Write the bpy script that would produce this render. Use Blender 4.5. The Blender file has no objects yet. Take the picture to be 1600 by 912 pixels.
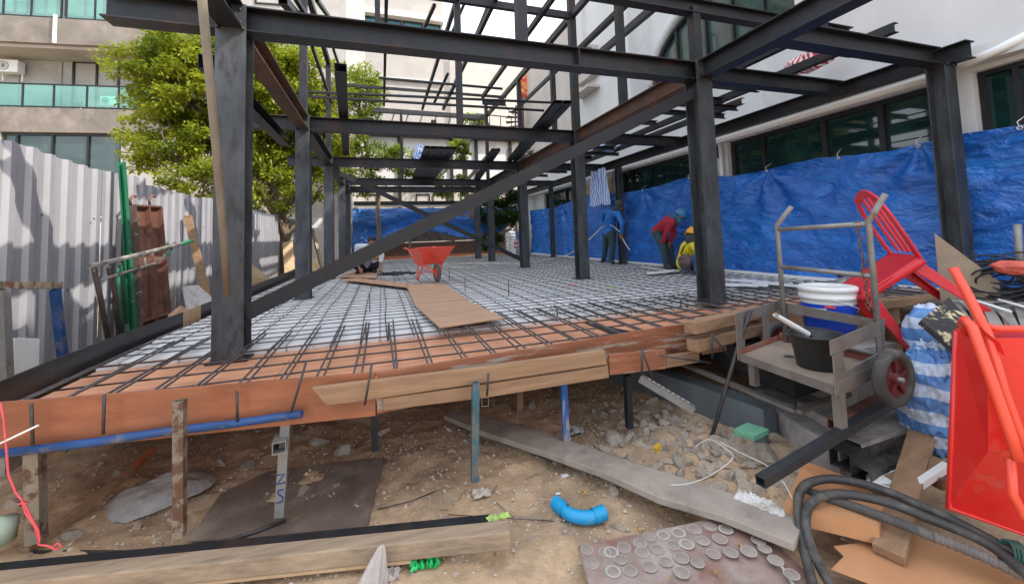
import bpy, bmesh, math, random
from mathutils import Vector, Matrix, noise
V = Vector
R = math.radians
random.seed(7)
scene = bpy.context.scene
COL = scene.collection

# ------------------------------------------------------------------ camera
FOC, PCX, PCY = 634.8, 800.0, 327.8
yaw, pit, rol = 0.3133, 0.0633, -0.0333
CAM = V((1.0654, -3.5798, 0.8))
FW = V((math.sin(yaw)*math.cos(pit), math.cos(yaw)*math.cos(pit), math.sin(pit)))
_r = V((math.cos(yaw), -math.sin(yaw), 0)); _u = _r.cross(FW)
RT = _r*math.cos(rol) + _u*math.sin(rol)
UP = -_r*math.sin(rol) + _u*math.cos(rol)
cam_data = bpy.data.cameras.new('camera')
cam = bpy.data.objects.new('camera', cam_data); COL.objects.link(cam)
M4 = Matrix.Identity(4)
for i in range(3):
    M4[i][0] = RT[i]; M4[i][1] = UP[i]; M4[i][2] = -FW[i]; M4[i][3] = CAM[i]
cam.matrix_world = M4
cam_data.sensor_width = 36; cam_data.lens = FOC/1600*36
cam_data.shift_y = -(456-PCY)/1600
cam_data.clip_start = 0.05; cam_data.clip_end = 2000
scene.camera = cam

# ------------------------------------------------------------------ sky, sun, exposure
SUN_DIR = V((0.60, -0.36, 0.70)).normalized()       # towards the sun
elev = math.asin(SUN_DIR.z)
world = bpy.data.worlds.new('World'); scene.world = world; world.use_nodes = True
wn = world.node_tree.nodes; wl = world.node_tree.links
bg = wn['Background']
sky = wn.new('ShaderNodeTexSky'); sky.sky_type = 'NISHITA'; sky.sun_disc = False
sky.sun_elevation = elev; sky.sun_rotation = math.atan2(SUN_DIR.x, SUN_DIR.y)
sky.dust_density = 2.5; sky.air_density = 1.0
tc = wn.new('ShaderNodeTexCoord'); cn = wn.new('ShaderNodeTexNoise')
cn.inputs['Scale'].default_value = 2.2; cn.inputs['Detail'].default_value = 7; cn.inputs['Roughness'].default_value = .62
cr = wn.new('ShaderNodeValToRGB'); cr.color_ramp.elements[0].position = .38; cr.color_ramp.elements[1].position = .58
mx = wn.new('ShaderNodeMix'); mx.data_type = 'RGBA'
wl.new(tc.outputs['Generated'], cn.inputs['Vector']); wl.new(cn.outputs['Fac'], cr.inputs['Fac'])
wl.new(cr.outputs['Color'], mx.inputs['Factor']); wl.new(sky.outputs['Color'], mx.inputs['A'])
mx.inputs['B'].default_value = (8.6, 9.2, 10.2, 1)
wl.new(mx.outputs['Result'], bg.inputs['Color']); bg.inputs['Strength'].default_value = 0.13
sun_d = bpy.data.lights.new('sun', 'SUN'); sun_d.energy = 3.2; sun_d.angle = R(.6); sun_d.color = (1, .93, .82)
sun = bpy.data.objects.new('sun', sun_d); COL.objects.link(sun)
sun.rotation_euler = SUN_DIR.to_track_quat('Z', 'Y').to_euler(); sun.location = (0, 0, 30)
scene.view_settings.view_transform = 'Standard'; scene.view_settings.look = 'None'
scene.view_settings.exposure = 1.0; scene.view_settings.gamma = 1
scene.render.engine = 'CYCLES'
scene.cycles.max_bounces = 7; scene.cycles.diffuse_bounces = 4; scene.cycles.transparent_max_bounces = 16
scene.cycles.use_denoising = True

# ------------------------------------------------------------------ measuring helpers
def ray(u, v): return FW + RT*((u-PCX)/FOC) - UP*((v-PCY)/FOC)
def px(u, v, ax, val):
    d = ray(u, v); i = 'xyz'.index(ax)
    return CAM + d*((val-CAM[i])/d[i])
def pd(u, v, depth): return CAM + ray(u, v)*depth

# ------------------------------------------------------------------ objects
def tag(o, label=None, cat=None, group=None, kind=None):
    if label: o['label'] = label
    if cat: o['category'] = cat
    if group: o['group'] = group
    if kind: o['kind'] = kind
    return o
def empty(name, loc=(0,0,0), label=None, cat=None, group=None, rz=0):
    o = bpy.data.objects.new(name, None); COL.objects.link(o); o.location = loc
    o.rotation_euler = (0, 0, rz); o.empty_display_size = .1
    return tag(o, label, cat, group)
def copy_tree(o, parent=None):
    c = o.copy(); COL.objects.link(c)
    if parent is not None:
        c.parent = parent; c.matrix_parent_inverse = o.matrix_parent_inverse
    for ch in [x for x in list(COL.objects) if x.parent == o]: copy_tree(ch, c)
    return c

def wmat(o):
    m = Matrix.Translation(o.location) @ o.rotation_euler.to_matrix().to_4x4()
    return m if o.parent is None else wmat(o.parent) @ o.matrix_parent_inverse @ m

def smooth_path(pts, n=6):
    out = []
    P_ = [pts[0]]+pts+[pts[-1]]
    for i in range(1, len(P_)-2):
        for k in range(n):
            t = k/n; a, b, c, d = P_[i-1], P_[i], P_[i+1], P_[i+2]
            out.append(.5*((2*b)+(c-a)*t+(2*a-5*b+4*c-d)*t*t+(3*b-a-3*c+d)*t**3))
    out.append(pts[-1]); return out

class MB:
    def __init__(s): s.bm = bmesh.new()
    def face(s, pts):
        vs = [s.bm.verts.new(p) for p in pts]
        try: return s.bm.faces.new(vs)
        except ValueError: return None
    def prism(s, sec, p0, p1, up=(0,0,1), scale1=1.0, roll=0):
        """section points (a,b) swept from p0 to p1; a sideways, b along up"""
        p0, p1 = V(p0), V(p1); d = (p1-p0).normalized(); up = V(up)
        side = d.cross(up)
        if side.length < 1e-4: side = d.cross(V((0,1,0)))
        side.normalize(); u = side.cross(d).normalized()
        if roll:
            c, sn = math.cos(roll), math.sin(roll); side, u = side*c+u*sn, u*c-side*sn
        A = [s.bm.verts.new(p0+side*a+u*b) for a, b in sec]
        B = [s.bm.verts.new(p1+(side*a+u*b)*scale1) for a, b in sec]
        n = len(sec)
        for i in range(n):
            s.bm.faces.new((A[i], A[(i+1)%n], B[(i+1)%n], B[i]))
        s.bm.faces.new(A[::-1]); s.bm.faces.new(B)
        return s
    def bar(s, p0, p1, w, h, up=(0,0,1), roll=0):
        return s.prism([(-w/2,-h/2),(w/2,-h/2),(w/2,h/2),(-w/2,h/2)], p0, p1, up, roll=roll)
    def hbeam(s, p0, p1, w, h, up=(0,0,1), tf=.012, tw=.009):
        a, b = w/2, h/2
        return s.prism([(-a,-b),(a,-b),(a,-b+tf),(tw/2,-b+tf),(tw/2,b-tf),(a,b-tf),(a,b),(-a,b),(-a,b-tf),(-tw/2,b-tf),(-tw/2,-b+tf),(-a,-b+tf)], p0, p1, up)
    def cbeam(s, p0, p1, w, h, up=(0,0,1), t=.006, side=1):
        a, b = w/2*side, h/2; t2 = t*side
        sec = [(-a,-b),(a,-b),(a,-b+t),(-a+t2,-b+t),(-a+t2,b-t),(a,b-t),(a,b),(-a,b)]
        if side < 0: sec = sec[::-1]
        return s.prism(sec, p0, p1, up)
    def tubebox(s, p0, p1, w, h, t=.004, up=(0,0,1)):
        p0, p1 = V(p0), V(p1); d = (p1-p0).normalized(); side = d.cross(V(up)).normalized(); u = side.cross(d)
        def ring(p, w, h): return [s.bm.verts.new(p+side*a*w/2+u*b*h/2) for a, b in ((-1,-1),(1,-1),(1,1),(-1,1))]
        o0, o1, i0, i1 = ring(p0,w,h), ring(p1,w,h), ring(p0,w-2*t,h-2*t), ring(p1,w-2*t,h-2*t)
        for i in range(4):
            j = (i+1)%4
            s.bm.faces.new((o0[i],o0[j],o1[j],o1[i])); s.bm.faces.new((i0[j],i0[i],i1[i],i1[j]))
            s.bm.faces.new((o0[j],o0[i],i0[i],i0[j])); s.bm.faces.new((o1[i],o1[j],i1[j],i1[i]))
        return s
    def tube(s, pts, r, n=8, cap=True, smooth=True):
        pts = [V(p) for p in pts]; rs = r if isinstance(r, (list, tuple)) else [r]*len(pts)
        rings = []; prev = None
        for i, p in enumerate(pts):
            d = (pts[min(i+1,len(pts)-1)]-pts[max(i-1,0)]).normalized()
            if prev is None:
                a = d.cross(V((0,0,1)))
                if a.length < .1: a = d.cross(V((1,0,0)))
            else: a = prev-d*prev.dot(d)
            a.normalize(); prev = a; b = d.cross(a)
            rings.append([s.bm.verts.new(p+(a*math.cos(2*math.pi*k/n)+b*math.sin(2*math.pi*k/n))*rs[i]) for k in range(n)])
        for A, B in zip(rings, rings[1:]):
            for k in range(n):
                f = s.bm.faces.new((A[k], A[(k+1)%n], B[(k+1)%n], B[k])); f.smooth = smooth
        if cap: s.bm.faces.new(rings[0][::-1]); s.bm.faces.new(rings[-1])
        return s
    def lathe(s, c, prof, n=32, axis=(0,0,1), closed=False):
        c = V(c); ax = V(axis).normalized(); a = ax.orthogonal().normalized(); b = ax.cross(a)
        rings = []
        for r, z in prof:
            rings.append([s.bm.verts.new(c+ax*z+(a*math.cos(2*math.pi*k/n)+b*math.sin(2*math.pi*k/n))*max(r,1e-4)) for k in range(n)])
        pairs = list(zip(rings, rings[1:])) + ([(rings[-1], rings[0])] if closed else [])
        for A, B in pairs:
            for k in range(n):
                f = s.bm.faces.new((A[k], A[(k+1)%n], B[(k+1)%n], B[k])); f.smooth = True
        return s
    def slab(s, pts, thick, nrm=None):
        """polygon with thickness, pts in order; extruded along -normal"""
        pts = [V(p) for p in pts]
        n = V(nrm) if nrm is not None else (pts[1]-pts[0]).cross(pts[2]-pts[0]).normalized()
        A = [s.bm.verts.new(p) for p in pts]; B = [s.bm.verts.new(p-n*thick) for p in pts]
        k = len(pts)
        s.bm.faces.new(A); s.bm.faces.new(B[::-1])
        for i in range(k): s.bm.faces.new((A[i], B[i], B[(i+1)%k], A[(i+1)%k]))
        return s
    def sphere(s, c, r, sc=(1,1,1), seg=16):
        m = Matrix.Translation(V(c)) @ Matrix.Diagonal((sc[0],sc[1],sc[2],1))
        for f in bmesh.ops.create_uvsphere(s.bm, u_segments=seg, v_segments=seg//2+2, radius=r, matrix=m)['verts']:
            for q in f.link_faces: q.smooth = True
        return s
    def grid(s, nu, nv, fn, smooth=True):
        g = [[s.bm.verts.new(fn(i/nu, j/nv)) for j in range(nv+1)] for i in range(nu+1)]
        for i in range(nu):
            for j in range(nv):
                f = s.bm.faces.new((g[i][j], g[i+1][j], g[i+1][j+1], g[i][j+1])); f.smooth = smooth
        return s
    def build(s, name, mat, parent=None, label=None, cat=None, group=None, kind=None, bevel=0, recalc=True, loc=None):
        if recalc: bmesh.ops.recalc_face_normals(s.bm, faces=s.bm.faces[:])
        me = bpy.data.meshes.new(name)
        if loc is not None:
            bmesh.ops.translate(s.bm, verts=s.bm.verts[:], vec=-V(loc))
        s.bm.to_mesh(me); s.bm.free()
        me.materials.append(mat)
        o = bpy.data.objects.new(name, me); COL.objects.link(o)
        if loc is not None: o.location = loc
        if parent is not None:
            o.parent = parent
            mw = wmat(parent)
            o.matrix_parent_inverse = mw.inverted()
        if bevel:
            m = o.modifiers.new('bevel', 'BEVEL'); m.width = bevel; m.segments = 2; m.limit_method = 'ANGLE'; m.angle_limit = R(40)
        return tag(o, label, cat, group, kind)

# ------------------------------------------------------------------ materials
def mat(name, base, rough=.6, metal=0, var=.15, scale=8, spots=None, spot_scale=5, spot_lo=.55, spot_hi=.65,
        bump=.1, bump_scale=40, stretch=(1,1,1), coat=0, spec=.5, trans=0, coords='Object', detail=6):
    m = bpy.data.materials.new(name); m.use_nodes = True
    nt = m.node_tree; N = nt.nodes; L = nt.links; bs = N['Principled BSDF']
    t = N.new('ShaderNodeTexCoord'); mp = N.new('ShaderNodeMapping'); mp.inputs['Scale'].default_value = stretch
    L.new(t.outputs[coords], mp.inputs['Vector'])
    n1 = N.new('ShaderNodeTexNoise'); n1.inputs['Scale'].default_value = scale; n1.inputs['Detail'].default_value = detail
    n1.inputs['Roughness'].default_value = .65
    L.new(mp.outputs['Vector'], n1.inputs['Vector'])
    r1 = N.new('ShaderNodeValToRGB'); e = r1.color_ramp.elements
    e[0].position = .3; e[1].position = .7
    e[0].color = [max(0, c*(1-var)) for c in base]+[1]; e[1].color = [min(1, c*(1+var)) for c in base]+[1]
    L.new(n1.outputs['Fac'], r1.inputs['Fac']); out = r1.outputs['Color']
    if spots:
        n2 = N.new('ShaderNodeTexNoise'); n2.inputs['Scale'].default_value = spot_scale; n2.inputs['Detail'].default_value = 8
        n2.inputs['Roughness'].default_value = .7
        L.new(mp.outputs['Vector'], n2.inputs['Vector'])
        r2 = N.new('ShaderNodeValToRGB'); r2.color_ramp.elements[0].position = spot_lo; r2.color_ramp.elements[1].position = spot_hi
        L.new(n2.outputs['Fac'], r2.inputs['Fac'])
        mm = N.new('ShaderNodeMix'); mm.data_type = 'RGBA'
        L.new(r2.outputs['Color'], mm.inputs['Factor']); L.new(out, mm.inputs['A']); mm.inputs['B'].default_value = (*spots, 1)
        out = mm.outputs['Result']
    L.new(out, bs.inputs['Base Color'])
    bs.inputs['Roughness'].default_value = rough; bs.inputs['Metallic'].default_value = metal
    bs.inputs['Specular IOR Level'].default_value = spec
    if coat: bs.inputs['Coat Weight'].default_value = coat; bs.inputs['Coat Roughness'].default_value = .15
    rr = N.new('ShaderNodeMapRange'); rr.inputs['To Min'].default_value = max(.02, rough-.1); rr.inputs['To Max'].default_value = min(1, rough+.12)
    L.new(n1.outputs['Fac'], rr.inputs['Value']); L.new(rr.outputs['Result'], bs.inputs['Roughness'])
    if bump:
        nb = N.new('ShaderNodeTexNoise'); nb.inputs['Scale'].default_value = bump_scale; nb.inputs['Detail'].default_value = 5
        L.new(mp.outputs['Vector'], nb.inputs['Vector'])
        b = N.new('ShaderNodeBump'); b.inputs['Strength'].default_value = bump; b.inputs['Distance'].default_value = .01
        L.new(nb.outputs['Fac'], b.inputs['Height']); L.new(b.outputs['Normal'], bs.inputs['Normal'])
    if trans:
        bs.inputs['Transmission Weight'].default_value = trans
    return m
def node(m, kind): return m.node_tree.nodes.new(kind)
def bsdf(m): return m.node_tree.nodes['Principled BSDF']

STEEL = mat('steel', (.034,.037,.042), .5, .35, .35, 6, (.11,.055,.035), 2.5, .56, .72, .08, 60)
STEELD = mat('steel_dark', (.017,.019,.022), .46, .3, .45, 5, (.055,.026,.02), 3, .53, .66, .08, 60)
RUSTBEAM = mat('steel_rusty', (.11,.055,.032), .6, .3, .4, 4, (.05,.045,.045), 2.5, .5, .62, .1, 50)
COLST = mat('steel_column', (.062,.068,.074), .5, .3, .4, 7, (.035,.036,.04), 9, .5, .62, .1, 70, stretch=(1,1,.35))
REBAR = mat('rebar', (.075,.07,.072), .5, .5, .3, 20, (.14,.08,.05), 6, .58, .7, .3, 90)
REBAR2 = mat('rebar_edge', (.12,.11,.11), .45, .6, .3, 20, (.16,.09,.06), 6, .58, .7, .3, 90)
ZINC = mat('zinc', (.34,.34,.365), .5, .25, .08, 3, (.28,.28,.305), 5, .5, .7, .04, 30, stretch=(1,1,.2))
PLY_OR = mat('formply_orange', (.29,.098,.043), .5, 0, .3, 4, (.22,.075,.035), 3, .5, .7, .05, 60, stretch=(.5,3,3), coat=.15)
PLY_DECK = mat('formply_deck', (.66,.31,.175), .55, 0, .2, 5, (.5,.22,.12), 2.2, .52, .66, .05, 50, stretch=(.6,3,1))
PLY_BLACK = mat('formply_black', (.018,.016,.017), .35, 0, .3, 5, (.07,.035,.025), 2, .55, .8, .05, 50)
PLY_PALE = mat('ply_pale', (.48,.33,.19), .65, 0, .18, 3, (.33,.22,.13), 3, .55, .7, .05, 60, stretch=(1,5,1))
PLY_BR = mat('ply_brown', (.45,.27,.17), .65, 0, .2, 4, (.47,.33,.24), 2, .55, .7, .05, 60, stretch=(1,3,1))
TIMBER = mat('timber', (.29,.175,.098), .75, 0, .28, 5, (.25,.15,.09), 3.5, .52, .66, .18, 50, stretch=(.5,6,6))
TIMBERG = mat('timber_weathered', (.35,.26,.175), .85, 0, .25, 5, (.2,.15,.105), 3, .5, .68, .25, 45, stretch=(.5,5,5))
BOARD = mat('board_dusty', (.34,.29,.24), .85, 0, .22, 4, (.2,.165,.135), 2.6, .5, .66, .2, 45, stretch=(1,1,1))
CONC = mat('concrete', (.38,.355,.325), .85, 0, .22, 4, (.22,.2,.18), 3, .46, .62, .6, 25)
CONCW = mat('render_wall', (.42,.395,.365), .9, 0, .12, 1.2, (.3,.275,.25), .8, .5, .68, .1, 20)
CONCB = mat('concrete_band', (.2,.175,.15), .9, 0, .25, 1.6, (.29,.26,.23), 1.2, .5, .68, .15, 20)
PITW = mat('pit_wall', (.11,.13,.14), .7, 0, .18, 3, (.2,.2,.2), 2, .6, .75, .15, 30)
SLABM = mat('slab_concrete', (.72,.72,.72), .85, 0, .08, 5, (.58,.58,.58), 2.5, .52, .68, .3, 30)
WHITEW = mat('white_wall', (.62,.62,.61), .8, 0, .08, 1.5, (.46,.44,.41), 1.6, .54, .75, .08, 20, stretch=(1,1,.35))
CREAMW = mat('cream_wall', (.5,.46,.415), .85, 0, .1, 1.2, (.41,.375,.34), .9, .55, .75, .05, 20)
WHITE = mat('white_plastic', (.78,.78,.76), .45, 0, .05, 5, None, bump=.02)
TUBEG = mat('grey_painted_tube', (.25,.245,.235), .5, .4, .2, 12, (.16,.11,.08), 9, .57, .68, .1, 60)
CARTM = mat('cart_steel', (.19,.17,.15), .6, .3, .22, 9, (.2,.1,.07), 6, .58, .7, .12, 60)
CARTIN = mat('cart_red_inside', (.3,.11,.07), .65, .1, .25, 9, (.22,.18,.16), 5, .52, .66, .12, 60)
BLKPL = mat('black_plastic', (.025,.026,.027), .5, 0, .2, 9, (.07,.065,.06), 9, .6, .75, .05, 40)
RUBBER = mat('rubber', (.07,.066,.06), .75, 0, .3, 10, (.17,.15,.125), 5, .5, .7, .2, 50)
TYREW = mat('tyre_side', (.06,.056,.052), .8, 0, .3, 14, (.17,.15,.125), 8, .5, .7, .15, 50)
RED = mat('red_plastic', (.62,.014,.025), .4, 0, .08, 4, (.52,.06,.06), 6, .58, .75, .02, 40, coat=.1)
WBRED = mat('red_paint', (.7,.022,.018), .32, 0, .07, 3, (.5,.15,.11), 4, .58, .72, .02, 30, coat=.35)
WBORANGE = mat('orange_red_paint', (.8,.075,.035), .35, 0, .08, 6, (.5,.05,.03), 4, .6, .75, .03, 30, coat=.2)
WHEELRED = mat('wheel_rim_red', (.13,.018,.022), .45, .2, .25, 10, (.1,.04,.03), 7, .55, .7, .1, 50)
BLUEP = mat('blue_paint', (.013,.062,.2), .5, .1, .25, 7, (.16,.15,.14), 6, .54, .66, .1, 50)
BLUEPOST = mat('blue_flaking', (.045,.12,.15), .55, .2, .3, 9, (.15,.14,.12), 6, .47, .55, .15, 50)
RUSTPOST = mat('rusty_white_post', (.2,.17,.13), .7, .1, .25, 12, (.1,.05,.03), 14, .48, .56, .15, 50)
WHITEPOST = mat('flaking_white_post', (.22,.21,.195), .65, .1, .2, 10, (.06,.1,.24), 5, .6, .66, .15, 50)
GREENP = mat('green_paint', (.015,.15,.07), .5, .1, .3, 8, (.4,.5,.4), 9, .64, .7, .1, 50)
BROWNP = mat('brown_steel', (.15,.065,.045), .6, .2, .3, 5, (.28,.15,.1), 3, .5, .64, .12, 50)
CARD = mat('cardboard', (.5,.25,.115), .8, 0, .1, 4, (.42,.2,.09), 2.5, .56, .7, .05, 40)
ROCK = mat('rubble_stone', (.48,.395,.31), .9, 0, .2, 7, (.27,.21,.165), 4, .5, .66, .6, 25)
ROCKD = mat('rubble_grey', (.4,.34,.28), .9, 0, .2, 7, (.28,.235,.19), 4, .5, .66, .6, 25)
BRICK = mat('brick_piece', (.36,.17,.1), .9, 0, .25, 9, None, bump=.5)
PVC = mat('blue_pvc', (.01,.3,.58), .4, 0, .12, 5, (.24,.36,.38), 9, .55, .72, .03, 40)
SKIN = mat('skin', (.28,.14,.085), .6, 0, .1, 9, None, bump=.05)
SHOE = mat('dark_shoe', (.03,.028,.026), .7, 0, .3, 9)
BARK = mat('bark', (.16,.11,.07), .9, 0, .35, 8, (.26,.2,.14), 5, .5, .66, .7, 20, stretch=(1,1,.3))
SS = mat('stainless', (.55,.54,.52), .22, .95, .1, 5, None, bump=.02)
CABLE = mat('black_cable', (.03,.032,.035), .5, 0, .2, 10)
ORCLOTH = mat('orange_red_cloth', (.6,.12,.08), .8, 0, .15, 8)
GRNB = mat('green_plastic', (.01,.5,.12), .35, 0, .2, 10)
FRAMEB = mat('black_frame', (.015,.016,.018), .4, .2, .2, 5)
POLE = mat('bamboo_pole', (.2,.165,.12), .8, 0, .25, 9, (.17,.13,.1), 5, .5, .65, .3, 40, stretch=(1,1,.3))

def dirt_material():
    m = mat('dirt', (.5,.35,.215), .95, 0, .28, 3.5, (.33,.235,.15), 1.6, .46, .6, 1.0, 30, detail=12)
    nt = m.node_tree; N = nt.nodes; L = nt.links; b = bsdf(m)
    old = b.inputs['Base Color'].links[0].from_socket
    vo = N.new('ShaderNodeTexVoronoi'); vo.inputs['Scale'].default_value = 60
    tcn = [x for x in N if x.type == 'TEX_COORD'][0]
    L.new(tcn.outputs['Object'], vo.inputs['Vector'])
    rp = N.new('ShaderNodeValToRGB'); rp.color_ramp.elements[0].position = .0; rp.color_ramp.elements[1].position = .35
    rp.color_ramp.elements[0].color = (.75,.75,.75,1); rp.color_ramp.elements[1].color = (1,1,1,1)
    L.new(vo.outputs['Distance'], rp.inputs['Fac'])
    mm = N.new('ShaderNodeMix'); mm.data_type = 'RGBA'; mm.blend_type = 'MULTIPLY'; mm.inputs['Factor'].default_value = .8
    L.new(old, mm.inputs['A']); L.new(rp.outputs['Color'], mm.inputs['B']); L.new(mm.outputs['Result'], b.inputs['Base Color'])
    return m
DIRT = dirt_material()

def glass_dark(name, base=(.008,.03,.028), blotch=(.02,.07,.05)):
    m = mat(name, base, .06, 0, .4, 1.2, blotch, 1.5, .5, .7, 0, spec=.9)
    for l in list(bsdf(m).inputs['Roughness'].links): m.node_tree.links.remove(l)
    bsdf(m).inputs['Roughness'].default_value = .04
    bsdf(m).inputs['Specular IOR Level'].default_value = .8
    return m
GLASS = glass_dark('tinted_glass')
GLASSL = glass_dark('green_grey_glass', (.03,.06,.055), (.06,.1,.08))
GLASSB = glass_dark('blue_glass', (.03,.14,.17), (.07,.26,.28))
def clear_glass(name, col, alpha):
    m = bpy.data.materials.new(name); m.use_nodes = True; N = m.node_tree.nodes; L = m.node_tree.links
    out = N['Material Output']; N.remove(N['Principled BSDF'])
    tr = N.new('ShaderNodeBsdfTransparent'); tr.inputs['Color'].default_value = (*col, 1)
    gl = N.new('ShaderNodeBsdfGlossy'); gl.inputs['Roughness'].default_value = .05; gl.inputs['Color'].default_value = (.8,.95,.9,1)
    nz = N.new('ShaderNodeTexNoise'); nz.inputs['Scale'].default_value = 2
    mp = N.new('ShaderNodeMapRange'); mp.inputs['To Min'].default_value = alpha*.6; mp.inputs['To Max'].default_value = alpha*1.3
    ms = N.new('ShaderNodeMixShader'); L.new(nz.outputs['Fac'], mp.inputs['Value']); L.new(mp.outputs['Result'], ms.inputs['Fac'])
    L.new(tr.outputs[0], ms.inputs[1]); L.new(gl.outputs[0], ms.inputs[2]); L.new(ms.outputs[0], out.inputs['Surface'])
    return m
BALGLASS = clear_glass('balcony_glass', (.45,.8,.68), .16)

def tarp_material(name, c1=(.004,.095,.42), c2=(.014,.18,.62)):
    m = bpy.data.materials.new(name); m.use_nodes = True; N = m.node_tree.nodes; L = m.node_tree.links; b = N['Principled BSDF']
    t = N.new('ShaderNodeTexCoord'); mp = N.new('ShaderNodeMapping'); mp.inputs['Scale'].default_value = (1,1,2.2)
    L.new(t.outputs['Object'], mp.inputs['Vector'])
    n1 = N.new('ShaderNodeTexNoise'); n1.inputs['Scale'].default_value = 1.5; n1.inputs['Detail'].default_value = 7; n1.inputs['Roughness'].default_value = .6
    n1.inputs['Distortion'].default_value = 1.2
    L.new(mp.outputs['Vector'], n1.inputs['Vector'])
    r = N.new('ShaderNodeValToRGB'); r.color_ramp.elements[0].color = (*c1,1); r.color_ramp.elements[1].color = (*c2,1)
    r.color_ramp.elements[0].position = .35; r.color_ramp.elements[1].position = .65
    L.new(n1.outputs['Fac'], r.inputs['Fac']); L.new(r.outputs['Color'], b.inputs['Base Color'])
    n2 = N.new('ShaderNodeTexVoronoi'); n2.feature = 'F1'; n2.inputs['Scale'].default_value = 3.2; n2.inputs['Detail'].default_value = 3
    dm = N.new('ShaderNodeVectorMath'); dm.operation = 'ADD'; sc = N.new('ShaderNodeVectorMath'); sc.operation = 'SCALE'; sc.inputs['Scale'].default_value = .5
    L.new(n1.outputs['Color'], sc.inputs[0]); L.new(mp.outputs['Vector'], dm.inputs[0]); L.new(sc.outputs[0], dm.inputs[1])
    L.new(dm.outputs[0], n2.inputs['Vector'])
    add = N.new('ShaderNodeMath'); add.operation = 'ADD'
    L.new(n1.outputs['Fac'], add.inputs[0]); L.new(n2.outputs['Distance'], add.inputs[1])
    bp = N.new('ShaderNodeBump'); bp.inputs['Strength'].default_value = .5; bp.inputs['Distance'].default_value = .1
    L.new(add.outputs[0], bp.inputs['Height']); L.new(bp.outputs['Normal'], b.inputs['Normal'])
    n3 = N.new('ShaderNodeTexNoise'); n3.inputs['Scale'].default_value = 1.1; n3.inputs['Detail'].default_value = 10; n3.inputs['Roughness'].default_value = .8
    m3 = N.new('ShaderNodeMapping'); m3.inputs['Scale'].default_value = (1,.5,3); L.new(t.outputs['Object'], m3.inputs['Vector']); L.new(m3.outputs['Vector'], n3.inputs['Vector'])
    r3 = N.new('ShaderNodeValToRGB'); r3.color_ramp.elements[0].position = .62; r3.color_ramp.elements[1].position = .74
    L.new(n3.outputs['Fac'], r3.inputs['Fac']); mm3 = N.new('ShaderNodeMix'); mm3.data_type = 'RGBA'
    L.new(r3.outputs['Color'], mm3.inputs['Factor']); L.new(r.outputs['Color'], mm3.inputs['A']); mm3.inputs['B'].default_value = (.07,.12,.22,1)
    L.new(mm3.outputs['Result'], b.inputs['Base Color'])
    b.inputs['Roughness'].default_value = .24; b.inputs['Specular IOR Level'].default_value = .75
    return m
TARP = tarp_material('tarp_blue')
def striped(name, axis='Z', scale=11, a=(.72,.78,.86), b=(.07,.22,.62), dist=0.6):
    m = mat(name, a, .45, 0, .05, 4, None, bump=.3, bump_scale=18)
    N = m.node_tree.nodes; L = m.node_tree.links; t = [x for x in N if x.type == 'TEX_COORD'][0]
    w = N.new('ShaderNodeTexWave'); w.wave_type = 'BANDS'; w.bands_direction = axis; w.inputs['Scale'].default_value = scale
    w.inputs['Distortion'].default_value = dist; w.inputs['Detail'].default_value = 2; w.inputs['Detail Scale'].default_value = 1.5
    L.new(t.outputs['Object'], w.inputs['Vector'])
    r = N.new('ShaderNodeValToRGB'); r.color_ramp.elements[0].position = .46; r.color_ramp.elements[1].position = .54
    r.color_ramp.elements[0].color = (*b,1); r.color_ramp.elements[1].color = (*a,1)
    L.new(w.outputs['Fac'], r.inputs['Fac']); L.new(r.outputs['Color'], bsdf(m).inputs['Base Color'])
    return m
STRIPE = striped('striped_tarp', scale=2.6, dist=2.4, a=(.55,.64,.78), b=(.12,.27,.58))
STRIPEV = striped('striped_tarp_vertical', 'Y', 9)

def leaf_material(name, a, b):
    m = bpy.data.materials.new(name); m.use_nodes = True; N = m.node_tree.nodes; L = m.node_tree.links
    out = N['Material Output']; bs = N['Principled BSDF']; bs.inputs['Roughness'].default_value = .45
    t = N.new('ShaderNodeTexCoord'); n = N.new('ShaderNodeTexNoise'); n.inputs['Scale'].default_value = 1.1; n.inputs['Detail'].default_value = 8
    n.inputs['Roughness'].default_value = .75
    L.new(t.outputs['Object'], n.inputs['Vector'])
    r = N.new('ShaderNodeValToRGB'); r.color_ramp.elements[0].position = .35; r.color_ramp.elements[1].position = .66
    r.color_ramp.elements[0].color = (*a,1); r.color_ramp.elements[1].color = (*b,1)
    L.new(n.outputs['Fac'], r.inputs['Fac']); L.new(r.outputs['Color'], bs.inputs['Base Color'])
    tl = N.new('ShaderNodeBsdfTranslucent'); L.new(r.outputs['Color'], tl.inputs['Color'])
    ms = N.new('ShaderNodeMixShader'); ms.inputs['Fac'].default_value = .5
    L.new(bs.outputs[0], ms.inputs[1]); L.new(tl.outputs[0], ms.inputs[2]); L.new(ms.outputs[0], out.inputs['Surface'])
    return m
LEAF = leaf_material('leaf', (.1,.17,.014), (.42,.44,.035))
LEAFD = leaf_material('leaf_dark', (.02,.06,.012), (.06,.12,.02))
LEAFY = leaf_material('leaf_bright', (.12,.2,.02), (.33,.38,.05))

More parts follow.
